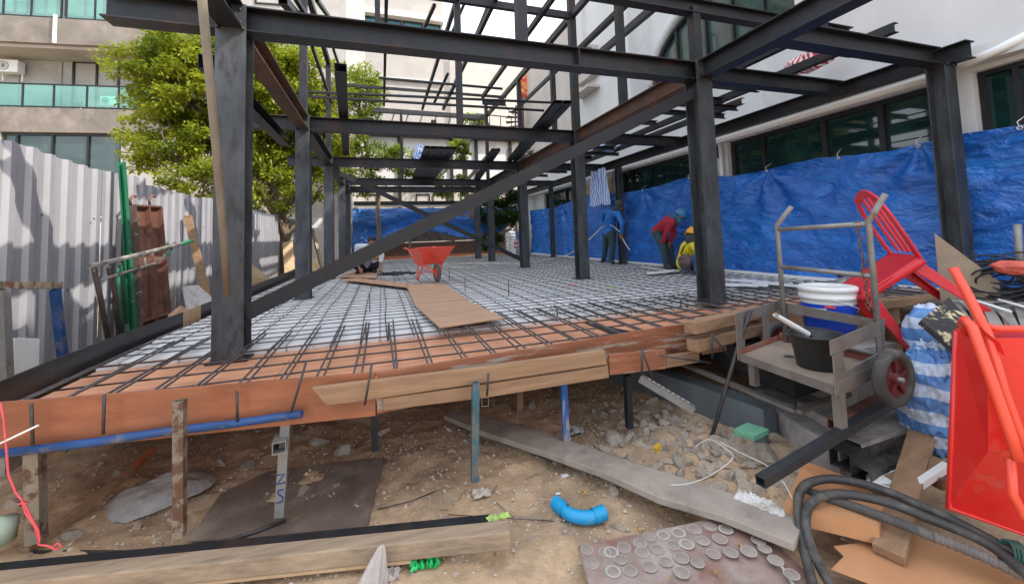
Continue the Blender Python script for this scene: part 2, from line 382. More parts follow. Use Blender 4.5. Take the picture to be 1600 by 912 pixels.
# ------------------------------------------------------------------ ground
def G(x, y):
    """ground height"""
    z = -.62
    z += .16*max(0, min(1, (x-2.6)/1.2))*max(0, min(1, (y+2.4)/1.0))      # rubble bank on the right
    z += .10*max(0, min(1, (-.2-x)/.8))
    z -= .06*max(0, min(1, (-1.3-y)/.8))
    if y > 11.5: z += .5*min(1, (y-11.5)/1.5)
    return z
def Gd(x, y):
    p = V((x, y, 0))
    return G(x, y) + .035*noise.noise(p*1.7) + .022*noise.noise(p*6) + .012*noise.noise(p*15) + .006*noise.noise(p*33)
def ground():
    mb = MB()
    xs = [-60,-30,-15,-8,-4,-2.4]+[-2+.024*i for i in range(277)]+[4.7+.3*i for i in range(1,11)]+[9,12,20,40,80]
    ys = [-40,-15,-8,-4.5]+[-3.6+.024*i for i in range(219)]+[1.7+.35*i for i in range(1,40)]+[18,25,40,80,160]
    g = [[mb.bm.verts.new((x, y, Gd(x, y))) for y in ys] for x in xs]
    for i in range(len(xs)-1):
        for j in range(len(ys)-1):
            f = mb.bm.faces.new((g[i][j], g[i+1][j], g[i+1][j+1], g[i][j+1])); f.smooth = True
    mb.build('ground', DIRT, kind='structure', recalc=True)
ground()
def pg(u, v, dz=0):
    """photo point on the ground in front"""
    p = px(u, v, 'z', -.62)
    for _ in range(6): p = px(u, v, 'z', G(p.x, p.y)+dz)
    return p

# slab, plywood deck
MB().slab([(-.83,.06,0),(7.15,.06,0),(7.15,13.4,0),(-.83,13.4,0)], .06, (0,0,1)).build('slab', SLABM, kind='structure')
def slab_seams():
    nt = SLABM.node_tree; N = nt.nodes; L = nt.links; b = bsdf(SLABM)
    old = b.inputs['Base Color'].links[0].from_socket
    t = [x for x in N if x.type == 'TEX_COORD'][0]
    w = N.new('ShaderNodeTexWave'); w.bands_direction = 'X'; w.inputs['Scale'].default_value = .9; w.inputs['Distortion'].default_value = .1
    L.new(t.outputs['Object'], w.inputs['Vector'])
    r = N.new('ShaderNodeValToRGB'); r.color_ramp.elements[0].position = 0; r.color_ramp.elements[1].position = .012
    r.color_ramp.elements[0].color = (.45,.45,.45,1); r.color_ramp.elements[1].color = (1,1,1,1)
    L.new(w.outputs['Fac'], r.inputs['Fac'])
    mm = N.new('ShaderNodeMix'); mm.data_type = 'RGBA'; mm.blend_type = 'MULTIPLY'; mm.inputs['Factor'].default_value = 1
    L.new(old, mm.inputs['A']); L.new(r.outputs['Color'], mm.inputs['B']); L.new(mm.outputs['Result'], b.inputs['Base Color'])
slab_seams()
FRONT = [(-.84,-.98),(-.2,-1.1),(1.06,-1.27),(2.2,-1.17),(3.34,-1.06),(4.2,-1.04)]
def fy(x):
    for (a, b), (c, d) in zip(FRONT, FRONT[1:]):
        if a <= x <= c: return b+(d-b)*(x-a)/(c-a)
    return -1.04
xe = [-.82, -.2, 1.06, 2.2, 3.34, 4.2, 6.9]
edges = [(-.82,.05)] + [(x, fy(x)+.012) for x in xe] + [(6.9,.05)]
for i, (x0, x1) in enumerate(((-.82,.42),(.424,1.64),(1.644,2.86),(2.864,4.08),(4.084,5.3),(5.304,6.9))):
    n = 6; a = [(x0+(x1-x0)*k/n, fy(x0+(x1-x0)*k/n)+.012, -.045) for k in range(n+1)]
    MB().slab(a+[(x1,.054,-.045),(x0,.054,-.045)], .018, (0,0,1)).build('plywood_sheet', PLY_DECK,
        label=['deck plywood sheet under the bars at the left front corner','deck plywood sheet under the bars just right of the front left column',
               'deck plywood sheet under the bars in front of the brown walkway board','deck plywood sheet under the bars right of the front middle, by the grey stain',
               'deck plywood sheet under the bars before the front right column','deck plywood sheet under the bars behind the cart'][i], cat='plywood')

# ------------------------------------------------------------------ formwork edges
def vboard(name, pts, z0, z1, th, m, **k):
    """upright board following pts (x,y)"""
    mb = MB(); n = len(pts); ring = []
    for i, (x, y) in enumerate(pts):
        a = V((*pts[max(i-1,0)], 0)); b = V((*pts[min(i+1,n-1)], 0)); d = (b-a).normalized(); s = V((d.y, -d.x, 0))*th
        zz0 = z0[i] if isinstance(z0, (list,tuple)) else z0; zz1 = z1[i] if isinstance(z1, (list,tuple)) else z1
        ring.append([mb.bm.verts.new(V((x,y,zz0))+s), mb.bm.verts.new((x,y,zz0)), mb.bm.verts.new((x,y,zz1)), mb.bm.verts.new(V((x,y,zz1))+s)])
    for A, B in zip(ring, ring[1:]):
        for q in range(4): mb.bm.faces.new((A[q], A[(q+1)%4], B[(q+1)%4], B[q]))
    mb.bm.faces.new(ring[0][::-1]); mb.bm.faces.new(ring[-1])
    return mb.build(name, m, bevel=.0015, **k)
vboard('form_board', [(-.86,-1.0),(-.2,-1.12),(1.03,-1.29)], -.1, [.125,.125,.118], .018, PLY_OR,
       label='long orange plywood edge board at the left end of the platform front', cat='form board')
cement = mat('formply_cement_smeared', (.27,.1,.05), .5, 0, .25, 6, (.33,.27,.21), 3.0, .55, .585, .1, 50, stretch=(.6,3,6))
vboard('form_board', [(1.034,-1.292),(2.2,-1.19),(3.3,-1.08)], -.09, [.118,.12,.125], .018, cement,
       label='orange edge board smeared with grey cement, middle of the platform front', cat='form board')
vboard('form_board', [(3.304,-1.08),(4.2,-1.06),(6.9,-1.06)], -.12, .12, .018, TIMBER,
       label='brown edge board running behind the cart and red chair', cat='form board')
MB().bar((4.9,-1.12,.085),(6.6,-1.12,.085),.04,.07).build('timber_batten', TIMBER, bevel=.003, label='pale timber batten along the platform edge behind the red chair', cat='timber')
vboard('form_board', [(-.83,-1.0),(-.9,-.2),(-.92,.6),(-.9,1.55)][::-1], -.08, .12, .015, PLY_BLACK,
       label='black faced edge board at the near left side of the platform', cat='form board')
vboard('form_board', [(-.9,1.56),(-.92,2.05)][::-1], -.08, .125, .015, PLY_PALE, label='short pale plywood edge board left of the first column', cat='form board')
vboard('form_board', [(-.92,2.06),(-1.0,6),(-1.15,11)][::-1], -.08, .12, .015, PLY_BLACK, label='black edge board running back along the left side under the tree', cat='form board')
MB().bar((-.8,13.42,.06),(7.1,13.42,.06),.03,.14).build('form_board', mat('red_brown_ply',(.42,.12,.06),.6), label='red brown edge board at the far end of the slab', cat='form board')

# timbers clamped on the front
def front_timber(pts_px, y, th, m, label, cat='timber', name='timber_plank'):
    pts = [px(u, v, 'y', y) for u, v in pts_px]
    return MB().slab(pts, th, (0,-1,0)).build(name, m, label=label, cat=cat, bevel=.003)
front_timber([(487,607),(540,600),(755,574),(945,547),(949,569),(760,597),(548,629),(510,633)], -1.345, .035, TIMBER, 'long timber plank with a pointed left end on the platform front')
front_timber([(598,622),(760,600),(950,571),(952,590),(760,621),(599,641)], -1.335, .035, TIMBER, 'lower timber plank under the pointed one on the platform front')
front_timber([(952,554),(1040,546),(1041,576),(953,586)], -1.33, .02, cement, 'short red brown plywood offcut nailed over the timbers', 'plywood', 'plywood_offcut')
front_timber([(1042,557),(1093,549),(1093,566),(1042,575)], -1.2, .04, TIMBER, 'short timber end beside the red brown offcut', 'timber', 'timber_offcut')
for k, (z, lab) in enumerate(((.11,'upper of two stacked timbers clamped at the platform front beside the cart'),(-.005,'lower of two stacked timbers clamped at the platform front beside the cart'))):
    p = px(1078 if k == 0 else 1082, 512 if k == 0 else 540, 'y', -1.3)
    q = V((p.x+.85, -1.12, p.z+.01))
    MB().bar(p, q, .09, .075).build('timber_block', TIMBER, label=lab, cat='timber', bevel=.003)
# blue pipe under the left board
bp = [px(u, v, 'y', y) for u, v, y in ((-30,712,-1.12),(150,690,-1.17),(250,675,-1.21),(360,662,-1.25),(472,646,-1.3))]
MB().tube(bp, .019, 12).build('blue_pipe', BLUEP, label='blue painted pipe running under the left edge board', cat='pipe')
# pegs
pegs = [((49,630),(51,694)),((163,616),(161,678)),((370,611),(371,658)),((478,566),(455,644)),((581,568),(570,632)),((763,583),(761,618)),((1003,544),(1003,586)),
        ((1003,545),(1020,593)),((1112,520),(1113,560)),((1112,521),(1145,566)),((1033,555),(1110,567))]
for i, (a, b) in enumerate(pegs):
    y = -1.15 if i < 1 else (-1.2 if i == 1 else (-1.27 if i == 2 else (-1.32 if i == 3 else -1.39)))
    if i > 7: y = -1.36
    MB().tube([px(*a, 'y', y), px(*b, 'y', y)], .0065, 6).build('steel_peg', REBAR, group='steel pegs along the platform front',
        label=['dark steel peg at the far left end of the edge board','dark steel peg over the left board between the corner post and the rusty post','ribbed steel peg just right of the rusty post top',
               'long leaning steel rod on a black scorch mark','steel rod leaning over the pointed timber end','short steel peg beside the blue post top','vertical rod of the bent pair on the red brown offcut',
               'slanting rod of the bent pair on the red brown offcut','vertical rod on the stacked timbers by the cart','slanting rod on the stacked timbers by the cart','thin rod sticking out right of the red brown offcut'][i], cat='steel peg')

# ------------------------------------------------------------------ posts under the platform
def post(u0, v0, u1, v1, y, w, m, label, tube=False):
    a = px(u0, v0, 'y', y); b = px(u1, v1, 'y', y)
    a.z -= 0
    b = V((b.x, b.y, b.z-.05))
    mb = MB()
    mb.tubebox(a, b, w, w, .004, up=(0,1,0))
    mb.build('prop_post', m, label=label, cat='prop post', group='props under the platform')
post(281,625,281,818,-1.37,.04,RUSTPOST,'rusty whitish angle post in front of the left edge board')
post(54,700,58,826,-1.1,.052,RUSTPOST,'thick flaking whitish post at the far left under the platform')
post(447,655,437,788,-1.22,.042,WHITEPOST,'flaking white and blue post under the platform with a tube across its top')
post(743,597,741,735,-1.42,.036,BLUEPOST,'teal flaking post standing in front of the timber planks')
BLUEFL = mat('blue_half_stripped', (.02,.12,.4), .55, .1, .2, 7, (.3,.28,.25), 5, .47, .5, .1, 50, stretch=(3,3,.4))
post(880,598,884,684,-1.1,.04,BLUEFL,'bright blue and grey post behind the dusty board')
post(980,586,983,656,-1.05,.042,STEEL,'grey steel post under the red brown offcut')
post(584,636,586,690,-.8,.04,STEEL,'dark post deep under the platform beside a brown rock')
post(811,606,811,634,-.4,.05,TIMBER,'brown wooden post deep under the platform')
MB().tubebox(pd(445,664,2.25), pd(436,700,1.95), .06,.055,.004).build('square_tube', WHITEPOST, label='square tube lying across the flaking white post, open end forward', cat='steel tube')
MB().tubebox(px(758,628,'y',-1.3), px(758,628,'y',-.6), .04,.045,.004).build('square_tube', RUSTPOST, label='small square tube end beside the teal post', cat='steel tube')
t0 = px(1000,590,'y',-1.2); t1 = px(1084,640,'z',-.33)
perf = empty('perforated_tube', t0, 'inclined galvanised square tube with a row of holes', 'steel tube')
MB().tubebox(t0, t1, .045, .045, .003).build('tube_body', mat('old_galvanised', (.24,.235,.22), .55, .4, .15, 9, (.16,.14,.12), 7, .5, .65), perf)
mb = MB()
for k in range(9):
    c = t0.lerp(t1, .15+.09*k); nrm = V((0,0,1)); d = (t1-t0).normalized(); side = d.cross(nrm).normalized(); u = side.cross(d)
    mb.lathe(c+u*.0245, [(.0001,0),(.008,.001)], 10, u)
mb.build('hole_row', WHITE, perf)

# ------------------------------------------------------------------ rebar
def rebar_bars():
    mesh1 = empty('rebar_mesh', (3,6,.03), 'wide tied mesh of dark reinforcing bars lying over the white slab', 'rebar mesh')
    # across (X direction)
    j = 0; y = -1.02; ys = []
    while y < 13.2:
        ys.append(y); y += .235 if y < .0 else (.19 if y < 4 else .24)
    for k, y in enumerate(ys[:62]):
        rnd = random.Random(k)
        pts = []; n = 10; x0, x1 = -.78+rnd.uniform(-.03,.03), 6.95
        for i in range(n+1): pts.append((x0+(x1-x0)*i/n, max(y, fy(x0+(x1-x0)*i/n)+.05 if y < 0 else -9)+rnd.uniform(-.012,.012), .018+rnd.uniform(-.004,.004)))
        MB().tube(pts, .0048 if y > 0 else .0058, 6).build('crosswise_bar', REBAR, mesh1)
    x = -.72; k = 0; xs = []
    while x < 6.95: xs.append(x); x += .205
    for k, x in enumerate(xs[:38]):
        rnd = random.Random(100+k); pts = []; n = 14; y0, y1 = -.25+rnd.uniform(-.03,.03), 13.2
        for i in range(n+1): pts.append((x+rnd.uniform(-.012,.012)-.02, y0+(y1-y0)*i/n, .031+rnd.uniform(-.003,.003)))
        MB().tube(pts, .0048, 6).build('lengthwise_bar', REBAR, mesh1)
    # doubled edge bars over the plywood
    e = 0
    for k, x in enumerate(xs):
        for s in (0, .032):
            rnd = random.Random(300+e); e += 1
            sk = rnd.uniform(-.02,.02)
            a = V((x+s+sk, fy(x)+.03, .034)); b = V((x+s-sk*.5, .42+rnd.uniform(-.06,.06), .046))
            o = MB().tube([a, a.lerp(b,.5)+V((0,0,rnd.uniform(-.003,.005))), b], .0068, 6).build('edge_bar', REBAR2, label='one of the doubled steel bars laid front to back over the orange plywood edge', cat='steel bar', group='doubled edge bars')
    # starter bars
    for i, (u, v0, v1) in enumerate(((578,460,487),(572,505,536),(727,432,455),(795,440,463),(607,450,532),(871,478,496),(702,416,438),(1064,465,480))):
        b = px(u, v1, 'z', .02); t = b+V((0,0,(v1-v0)*(b-CAM).dot(FW)/FOC))
        if i == 4: t = b+V((0,0,.12)); 
        MB().tube([b, t], .0055, 6).build('starter_bar', REBAR, label='short upright steel bar rising from the mesh '+['behind the boards, far left','at the slab edge left of the boards','just right of the red wheelbarrow','right of the two brown boards','tallest, left of the brown board','at the slab edge right of the boards','close beside the red wheelbarrow','left of the front right column'][i], cat='steel bar', group='upright starter bars on the mesh')
    for i in range(34):     # leftover loops of tie wire
        rnd = random.Random(900+i); x = rnd.uniform(-.6,5.5); y = rnd.uniform(-.6,3.5)
        pts = [(x+.03*math.cos(a)+rnd.uniform(-.008,.008), y+.02*math.sin(a), .04+.02*math.sin(a*1.3)) for a in [q*.8 for q in range(7)]]
        MB().tube(pts, .0015, 4).build('tie_wire', REBAR, label='tiny curl of tie wire on the mesh', cat='wire', group='tie wire curls')
rebar_bars()
# grey stain strip on the plywood: thin metal offcut
MB().slab([px(910,502,'z',-.035),px(1000,520,'z',-.035),px(1060,545,'z',-.035),px(1020,548,'z',-.035)], .006, (0,0,1)).build('metal_strip', STEEL, label='grey metal strip lying on the plywood under the bars', cat='metal strip')

# ------------------------------------------------------------------ steel frame
ROW = [0, 2.96, 6.0, 9.17, 11.1]
LX, OX, H = 4.46, 6.8, 2.44
FRAME_G = 'members of the steel frame'
def column(x, y, z0, z1, w, label, plate=True):
    c = empty('steel_column', (x, y, z0), label, 'steel column', FRAME_G)
    MB().hbeam((x,y,z0),(x,y,z1+.198 if x < 6 else z1), w, w, up=(0,1,0), tf=.014, tw=.01).build('column_shaft', COLST, c)
    if plate:
        MB().bar((x,y,z0),(x,y,z0+.012), w+.06, w+.05, up=(0,1,0)).build('base_plate', STEEL, c)
        mb = MB()
        for sx in (-1,1):
            for sy in (-1,1): mb.tube([(x+sx*(w/2-.02), y+sy*(w/2+.012), z1-.015),(x+sx*(w/2-.02), y+sy*(w/2+.012), z1+.012)], .012, 6)
        mb.build('bolt_head', STEELD, c)
    return c
names_l = ['big front left steel column beside the bamboo pole','second left column behind the long brace','third left column behind the tree side','fourth left column near the far blue tarp','fifth left column near the far blue tarp']
names_r = ['front right steel column in front of the squatting worker in yellow','second right column, left of the worker in blue','third right column, just right of the stainless tank','fourth right column, left of the stainless tank','fifth right column, thin, near the far tree']
for i in range(5):
    column(0, ROW[i] if i else 0.0, 0 if i else -.045, H, .2 if i == 0 else .19, names_l[i])
    column(LX, ROW[i], 0, H, .19 if i else .2, names_r[i])
for (y, lab) in ((-.95,'outer right column standing before the striped windows, right of the red chair'),(5.3,'outer column against the blue tarp beside the hanging striped cloth'),(9.6,'thin outer column before the far end of the side tarp'),(12.2,'farthest outer column near the corner of the side tarp')):
    column(OX, y, 0, H, .17 if y < 0 else .13, lab)
def beam(name, p0, p1, w, h, label, m=STEELD, kind='h', up=(0,0,1), cat='steel beam', side=1, parts=True):
    mb = MB()
    if kind == 'h': mb.hbeam(p0, p1, w, h, up)
    elif kind == 'c': mb.cbeam(p0, p1, w, h, up, side=side)
    elif kind == 'b': mb.tubebox(p0, p1, w, h, .004, up)
    return mb.build(name, m, label=label, cat=cat, group=FRAME_G)
ZB = H+.1
labs = ['front crosswise beam with a stub to the left of the big column','second crosswise beam, in front of the bright tree','third crosswise beam, in front of the channel bundle','fourth crosswise beam, behind the channel bundle','fifth crosswise beam over the far blue tarp']
for i, y in enumerate(ROW):
    beam('steel_beam', (-.8 if i < 3 else 0, y, ZB), (LX-.012, y, ZB), .16, .2, labs[i])
# front stub end plate + stiffener
MB().bar((2.95,-.004,2.452),(2.95,-.004,2.628), .008, .16, up=(0,1,0)).build('stiffener_plate', STEEL, label='thin stiffener plate welded in the front beam near its right end', cat='steel plate')
def side_beams():
    ys = [-2.2]+ROW
    for i in range(len(ROW)-1):
        beam('steel_beam', (0, ROW[i]+.1, ZB), (0, ROW[i+1]-.1, ZB), .16, .2, ['left side beam in the first bay behind the big column','left side beam in the second bay','left side beam in the third bay','left side beam in the last bay'][i], RUSTBEAM if i == 0 else STEELD)
        beam('steel_beam', (LX, ROW[i]+.1, ZB), (LX, ROW[i+1]-.1, ZB), .16, .2, ['inner right beam in the first bay with a rusty web','inner right beam in the second bay','inner right beam in the third bay','inner right beam in the last bay'][i], RUSTBEAM if i < 2 else STEELD)
        beam('steel_beam', (LX+.012, ROW[i], ZB), (OX-.1, ROW[i], ZB), .14, .18, ['crosswise beam from the front right column to the outer beam','right bay crosswise beam level with the second column','right bay crosswise beam level with the third column','right bay crosswise beam level with the fourth column'][i])
    beam('steel_beam', (0, -1.6, ZB), (0, -.1, ZB), .16, .2, 'left beam reaching forward over the camera from the big column')
    beam('steel_beam', (LX, -1.75, ZB), (LX, -.1, ZB), .16, .2, 'right beam reaching forward from the front right column')
    beam('steel_beam', (LX+.09, -.95, ZB), (OX-.1, -.95, ZB), .14, .18, 'front crosswise beam of the right bay ending above the outer column')
    beam('steel_beam', (OX, -1.2, ZB), (OX, 12.6, ZB), .15, .18, 'long outer beam along the windows of the white building')
    beam('steel_beam', (-.22, .1, 2.24), (-.22, 2.86, 2.24), .12, .12, 'lower dark channel hung beside the left side beam', kind='c')
side_beams()
# joists of the right bay
jl = []
for k, (y, x0, x1, z) in enumerate(((-.55,4.56,6.1,2.7),(.55,4.56,6.0,2.68),(1.05,4.56,5.9,2.68),(1.35,5.0,6.5,2.7),(1.7,4.56,6.6,2.68),(2.3,4.56,5.7,2.68),(3.3,5.1,6.6,2.7),(3.6,4.56,6.4,2.68),(4.3,4.56,6.1,2.68),(4.9,4.56,6.6,2.68),(5.5,4.8,6.2,2.7),(6.7,4.56,6.3,2.68),(7.6,4.56,6.5,2.68),(8.4,4.56,6.2,2.68))):
    beam('steel_joist', (x0,y,z), (x1,y,z), .05, .08, 'thin crosswise joist of the right bay, '+['first','second','third','fourth','fifth','sixth','seventh','eighth','ninth','tenth','eleventh','twelfth','thirteenth','fourteenth'][k]+' one counting back from the front', kind='c', cat='steel joist')
for k, (x, y0, y1) in enumerate(((5.25,-.9,3.0),(6.05,-1.0,5.6),(5.6,3.2,9.2),(6.45,1.2,8.2),(4.95,2.0,6.4))):
    beam('steel_joist', (x,y0,2.77), (x,y1,2.77), .07, .1, ['lengthwise channel on top of the right bay, nearest the inner beam','lengthwise channel on top of the right bay, nearest the outer beam','lengthwise channel on top of the right bay, farther back','lengthwise channel on top of the right bay, closest to the white wall','lengthwise channel on top of the right bay, beside the inner beam behind the second column'][k], kind='c', cat='steel joist')
# diagonal braces
BRC = mat('steel_brace', (.015,.016,.018), .6, .1, .3, 9, (.03,.024,.02), 6, .55, .7, .06, 60)
def brace(a, b, w, h, label, m=BRC): return MB().cbeam(a, b, w, h, side=-1).build('diagonal_brace', m, label=label, cat='brace', group=FRAME_G)
brace((.1,-.02,.29),(4.36,-.02,2.3), .075, .115, 'long near brace rising from the big left column to the front right column')
brace((.1,5.94,2.34),(4.36,5.94,.2), .07, .1, 'farther brace falling from left to right of the X pair')
brace((.1,6.06,.2),(4.36,6.06,2.34), .07, .1, 'farther brace rising from left to right of the X pair')
# loose channels lying on the beams
def chan(u0, v0, u1, v1, z, w, h, label, n=1):
    a = px(u0, v0, 'z', z); b = px(u1, v1, 'z', z)
    t = empty('channel_bundle' if n > 1 else 'loose_channel', a, label, 'steel channel')
    d = (b-a).normalized(); s = V((d.y,-d.x,0))
    for k in range(n):
        o = s*(k-(n-1)/2)*(w+.012)
        MB().cbeam(a+o+V((0,0,h/2)), b+o+V((0,0,h/2)), w, h, up=s if False else (0,0,1), side=-1).build('channel', STEELD, t)
chan(532,113,541,243,2.66,.13,.1,'single steel channel lying over the beams before the bright tree')
chan(689,233,661,282,2.66,.125,.06,'bundle of five dark channels lying over the third and fourth beams',5)
chan(775,236,745,282,2.66,.09,.06,'pair of narrow channels lying left of the inner right beam',2)
chan(880,163,799,254,2.66,.125,.06,'pair of wide channels lying over the second and third beams',2)
# upper storey frame
def up(a, pa, b, pb, w, h, label, kind='b', m=STEELD, cat='steel post', upv=(0,0,1), name='upper_post'):
    A = px(*a, *pa); B = px(*b, *pb)
    mb = MB()
    if abs((B-A).normalized().z) > .8: upv = (0,1,0)
    (mb.tubebox(A, B, w, h, .004, upv) if kind == 'b' else mb.cbeam(A, B, w, h, upv))
    return mb.build(name, m, label=label, cat=cat, group=FRAME_G)
def vpost(x, y, z0, z1, w, label): return MB().tubebox((x,y,z0),(x,y,z1), w, w, .004, (0,1,0)).build('upper_post', STEELD, label=label, cat='steel post', group=FRAME_G)
Z2 = 4.72
vpost(0, 2.96, 2.64, 7.2, .1, 'upper left post rising over the second left column')
vpost(0, 6.0, 2.64, Z2, .1, 'upper left post rising over the third left column')
vpost(2.33, 2.96, 2.64, 6.8, .1, 'upper middle post standing on the second crosswise beam')
vpost(LX, 2.96, 2.64, 7.0, .12, 'upper right post rising over the second right column')
vpost(LX, 0, 2.64, 3.3, .1, 'short upper post on top of the front right column')
vpost(LX, 1.45, 2.64, 5.6, .1, 'upper post on the inner right beam before the arched window')
vpost(LX, 3.9, 2.64, Z2, .09, 'thin upper post on the inner right beam behind the second right column')
vpost(LX, 6.0, 2.64, Z2, .1, 'upper right post rising over the third right column')
vpost(LX-.05, 9.17, 2.64, 5.3, .1, 'upper right post rising over the fourth right column')
vpost(1.06, 0, 2.64, 3.6, .045, 'very thin rod like post on the front beam')
vpost(2.38, 0, 2.64, 3.9, .1, 'stub post on the front beam, right of its middle')
vpost(1.7, 9.17, 2.64, Z2, .08, 'upper middle post standing on the fourth crosswise beam')
vpost(1.9, 2.96, 1e-3+2.64, 2.7, .08, 'short stub on the second crosswise beam')
def ub(p0, p1, w, h, label, m=STEELD): return MB().tubebox(p0, p1, w, h, .004).build('upper_beam', m, label=label, cat='steel beam', group=FRAME_G)
ub((.6,2.96,4.8),(LX-.06,2.96,4.8), .08,.12, 'upper crosswise beam between the middle and right upper posts')
MB().hbeam((3.0,0,3.3),(7.0,0,3.3), .12,.16).build('upper_beam', STEELD, label='upper front beam passing over the short post at the top right', cat='steel beam', group=FRAME_G)
ub((0,6.0,4.77),(0,-.5,4.77), .08,.12, 'upper left rafter running back to the third left post')
ub((LX,9.2,4.8),(LX,-1,4.8), .08,.12, 'upper right rafter above the inner right beam')
ub((3.75,7.0,4.6),(3.75,0,4.6), .07,.1, 'upper rafter left of the right upper posts')
ub((3.0,9.17,4.9),(3.0,.5,4.9), .07,.1, 'upper rafter over the bundle of channels')
ub((3.75,7.0,4.45),(4.4,7.0,4.45), .08,.1, 'short upper crosswise beam before the peach wall')
ub((5.35,4.5,4.9),(5.35,-.8,4.9), .07,.1, 'upper rafter crossing before the arched window')
ub((5.9,5.5,4.9),(5.9,-.8,4.9), .1,.14, 'wider upper rafter crossing before the arched window')
for i, (a, b, y0, y1, w) in enumerate((((442,0),(464,26),-.3,.4,.09),((460,-5),(479,26),0,.5,.05),((495,0),(516,30),1.5,3.2,.06),((488,74),(518,160),2.2,4.4,.05),((521,77),(535,118),4,6,.05),((728,0),(705,54),3,5,.05),((762,10),(742,58),3,5,.05),((679,8),(661,48),2.5,3.5,.06),((700,115),(678,162),4,5,.05))):
    A = px(*a,'y',y0+1.5); B = px(*b,'y',y1+1.5)
    ub(A, B, w, w, ['thick slanting rafter top left behind the big column','thin slanting rafter top left beside the thick one','slanting rafter before the bright sky, top left','thin slanting rod before the bright tree','slanting rod above the single channel','slanting rafter against the sky, top centre','slanting rafter against the sky right of the top centre','short slanting strut before the tall cream block','hanging strut below the front beam centre'][i])
for k, (x, z, y0, y1) in enumerate(((2.33,4.8,-.4,9.0),(1.2,4.85,2.9,9.0),(5.0,4.6,1.0,8.0))): ub((x,y0,z),(x,y1,z), .06,.09, ['upper rafter above the middle upper post','thin upper rafter left of the middle upper post','upper rafter between the white wall and the inner right beam'][k])
for k, y in enumerate((4.4,7.6)): ub((0,y,4.86),(LX,y,4.86), .05,.07, ['thin upper purlin crossing behind the second row','thin upper purlin crossing behind the third row'][k])
for i, (a, b) in enumerate((((465,143),(870,161)),((465,150),(850,173)),((592,122),(785,139)))):
    MB().tube([px(*a,'y',4.5), px(*b,'y',4.5)], .028, 8).build('rail_pipe', STEEL, label=['upper of two long thin pipes before the bright tree','lower of two long thin pipes before the bright tree','short thin pipe before the cream wall'][i], cat='pipe', group=FRAME_G)
# little railing frame in front of the garage
rf = empty('railing_panel', px(590,200,'y',13), 'low dark railing frame over the second beam, before the white garage', 'railing')
MB().bar(px(583,172,'y',12), px(757,184,'y',12), .15, .16).build('top_rail', STEEL, rf)
MB().bar(px(583,190,'y',12), px(757,200,'y',12), .05, .05).build('bottom_rail', STEEL, rf)
for k in range(8):
    u = 592+22*k
    MB().bar(px(u+2,176+k*1.3,'y',12), px(u-3,191+k*1.3,'y',12), .04, .04, up=(0,1,0)).build('baluster', STEEL, rf)
rf = empty('railing_panel', px(770,190,'y',14), 'thin dark railing before the peach wall beside the spiral stair', 'railing')
MB().bar(px(745,178,'y',14), px(802,184,'y',14), .04, .04).build('top_rail', STEELD, rf)
MB().bar(px(745,194,'y',14), px(802,200,'y',14), .04, .04).build('bottom_rail', STEELD, rf)
for k in range(4): MB().bar(px(748+17*k,180+k*1.5,'y',14), px(748+17*k,198+k*1,'y',14), .03, .03, up=(0,1,0)).build('baluster', STEELD, rf)

# ------------------------------------------------------------------ facades
class Face:
    """a vertical face: origin, horizontal direction d, outward normal n; (s,z) coordinates and depth e outward"""
    def __init__(f, o, d, n): f.o = V(o); f.d = V(d).normalized(); f.n = V(n).normalized()
    def uv(f, u, v, e=0):
        r = ray(u, v); o = f.o+f.n*e; t = (o-CAM).dot(f.n)/r.dot(f.n); p = CAM+r*t
        return (p-f.o).dot(f.d), p.z
    def p(f, s, z, e=0): return V((f.o.x, f.o.y, 0))+f.d*s+f.n*e+V((0,0,z))
    def box(f, mb, s0, s1, z0, z1, e0, e1):
        c = [f.p(s, z, e) for e in (e0, e1) for s, z in ((s0,z0),(s1,z0),(s1,z1),(s0,z1))]
        vs = [mb.bm.verts.new(q) for q in c]
        for a in ((0,1,2,3),(7,6,5,4),(0,4,5,1),(1,5,6,2),(2,6,7,3),(3,7,4,0)): mb.bm.faces.new([vs[i] for i in a])
        return mb
    def part(f, name, m, parent, *boxes, **k):
        mb = MB()
        for b in boxes: f.box(mb, *b)
        return mb.build(name, m, parent, **k)
    def window(f, parent, s0, s1, z0, z1, e, mulls=(), glass=GLASS, fw=.06, name='window', depth=.1, sill=None):
        bs = [(s0,s0+fw,z0,z1,e-depth,e),(s1-fw,s1,z0,z1,e-depth,e),(s0+fw,s1-fw,z1-fw,z1,e-depth,e),(s0+fw,s1-fw,z0,z0+fw,e-depth,e)]
        for m in mulls: bs.append((m-fw/2,m+fw/2,z0+fw,z1-fw,e-depth+.01,e-.005))
        w = f.part(name, FRAMEB, parent, *bs)
        f.part('pane', glass, w, (s0+fw,s1-fw,z0+fw,z1-fw,e-depth*.7,e-depth*.6))
        return w

# left apartment building beyond the fence
a = R(6.7)
LF = Face(pd(100,200,14.5)*1, (math.cos(a), -math.sin(a), 0), (-math.sin(a), -math.cos(a), 0))
LB = empty('apartment_building', (LF.o.x, LF.o.y, -.1), 'pale concrete apartment building with green glass balconies beyond the metal fence', 'building')
def sz(u, v): return LF.uv(u, v)
sL, sR = sz(0,180)[0]-9, sz(300,180)[0]
zA0, zA1 = sz(60,207)[1], sz(60,169)[1]; zB0, zB1 = sz(60,68)[1], sz(60,28)[1]
pitch = zB1-zA1
LF.part('wall', CONCW, LB, (sz(189,230)[0], sR+5.5, -.3, zA0, -4, 0), (sL, sz(0,230)[0], -.3, zA0, -4, 0), (sL, sR+5.5, zA0, zB0-.12, -5, -1.3), (sL, sR+5.5, zB0-.12, 16, -5, -1.3), (sR+.2, sR+5.5, zA0, 16, -1.3, -.02))
LF.part('balcony_band', CONCB, LB, (sL, sR+.2, zA0, zA1, -1.3, .05))
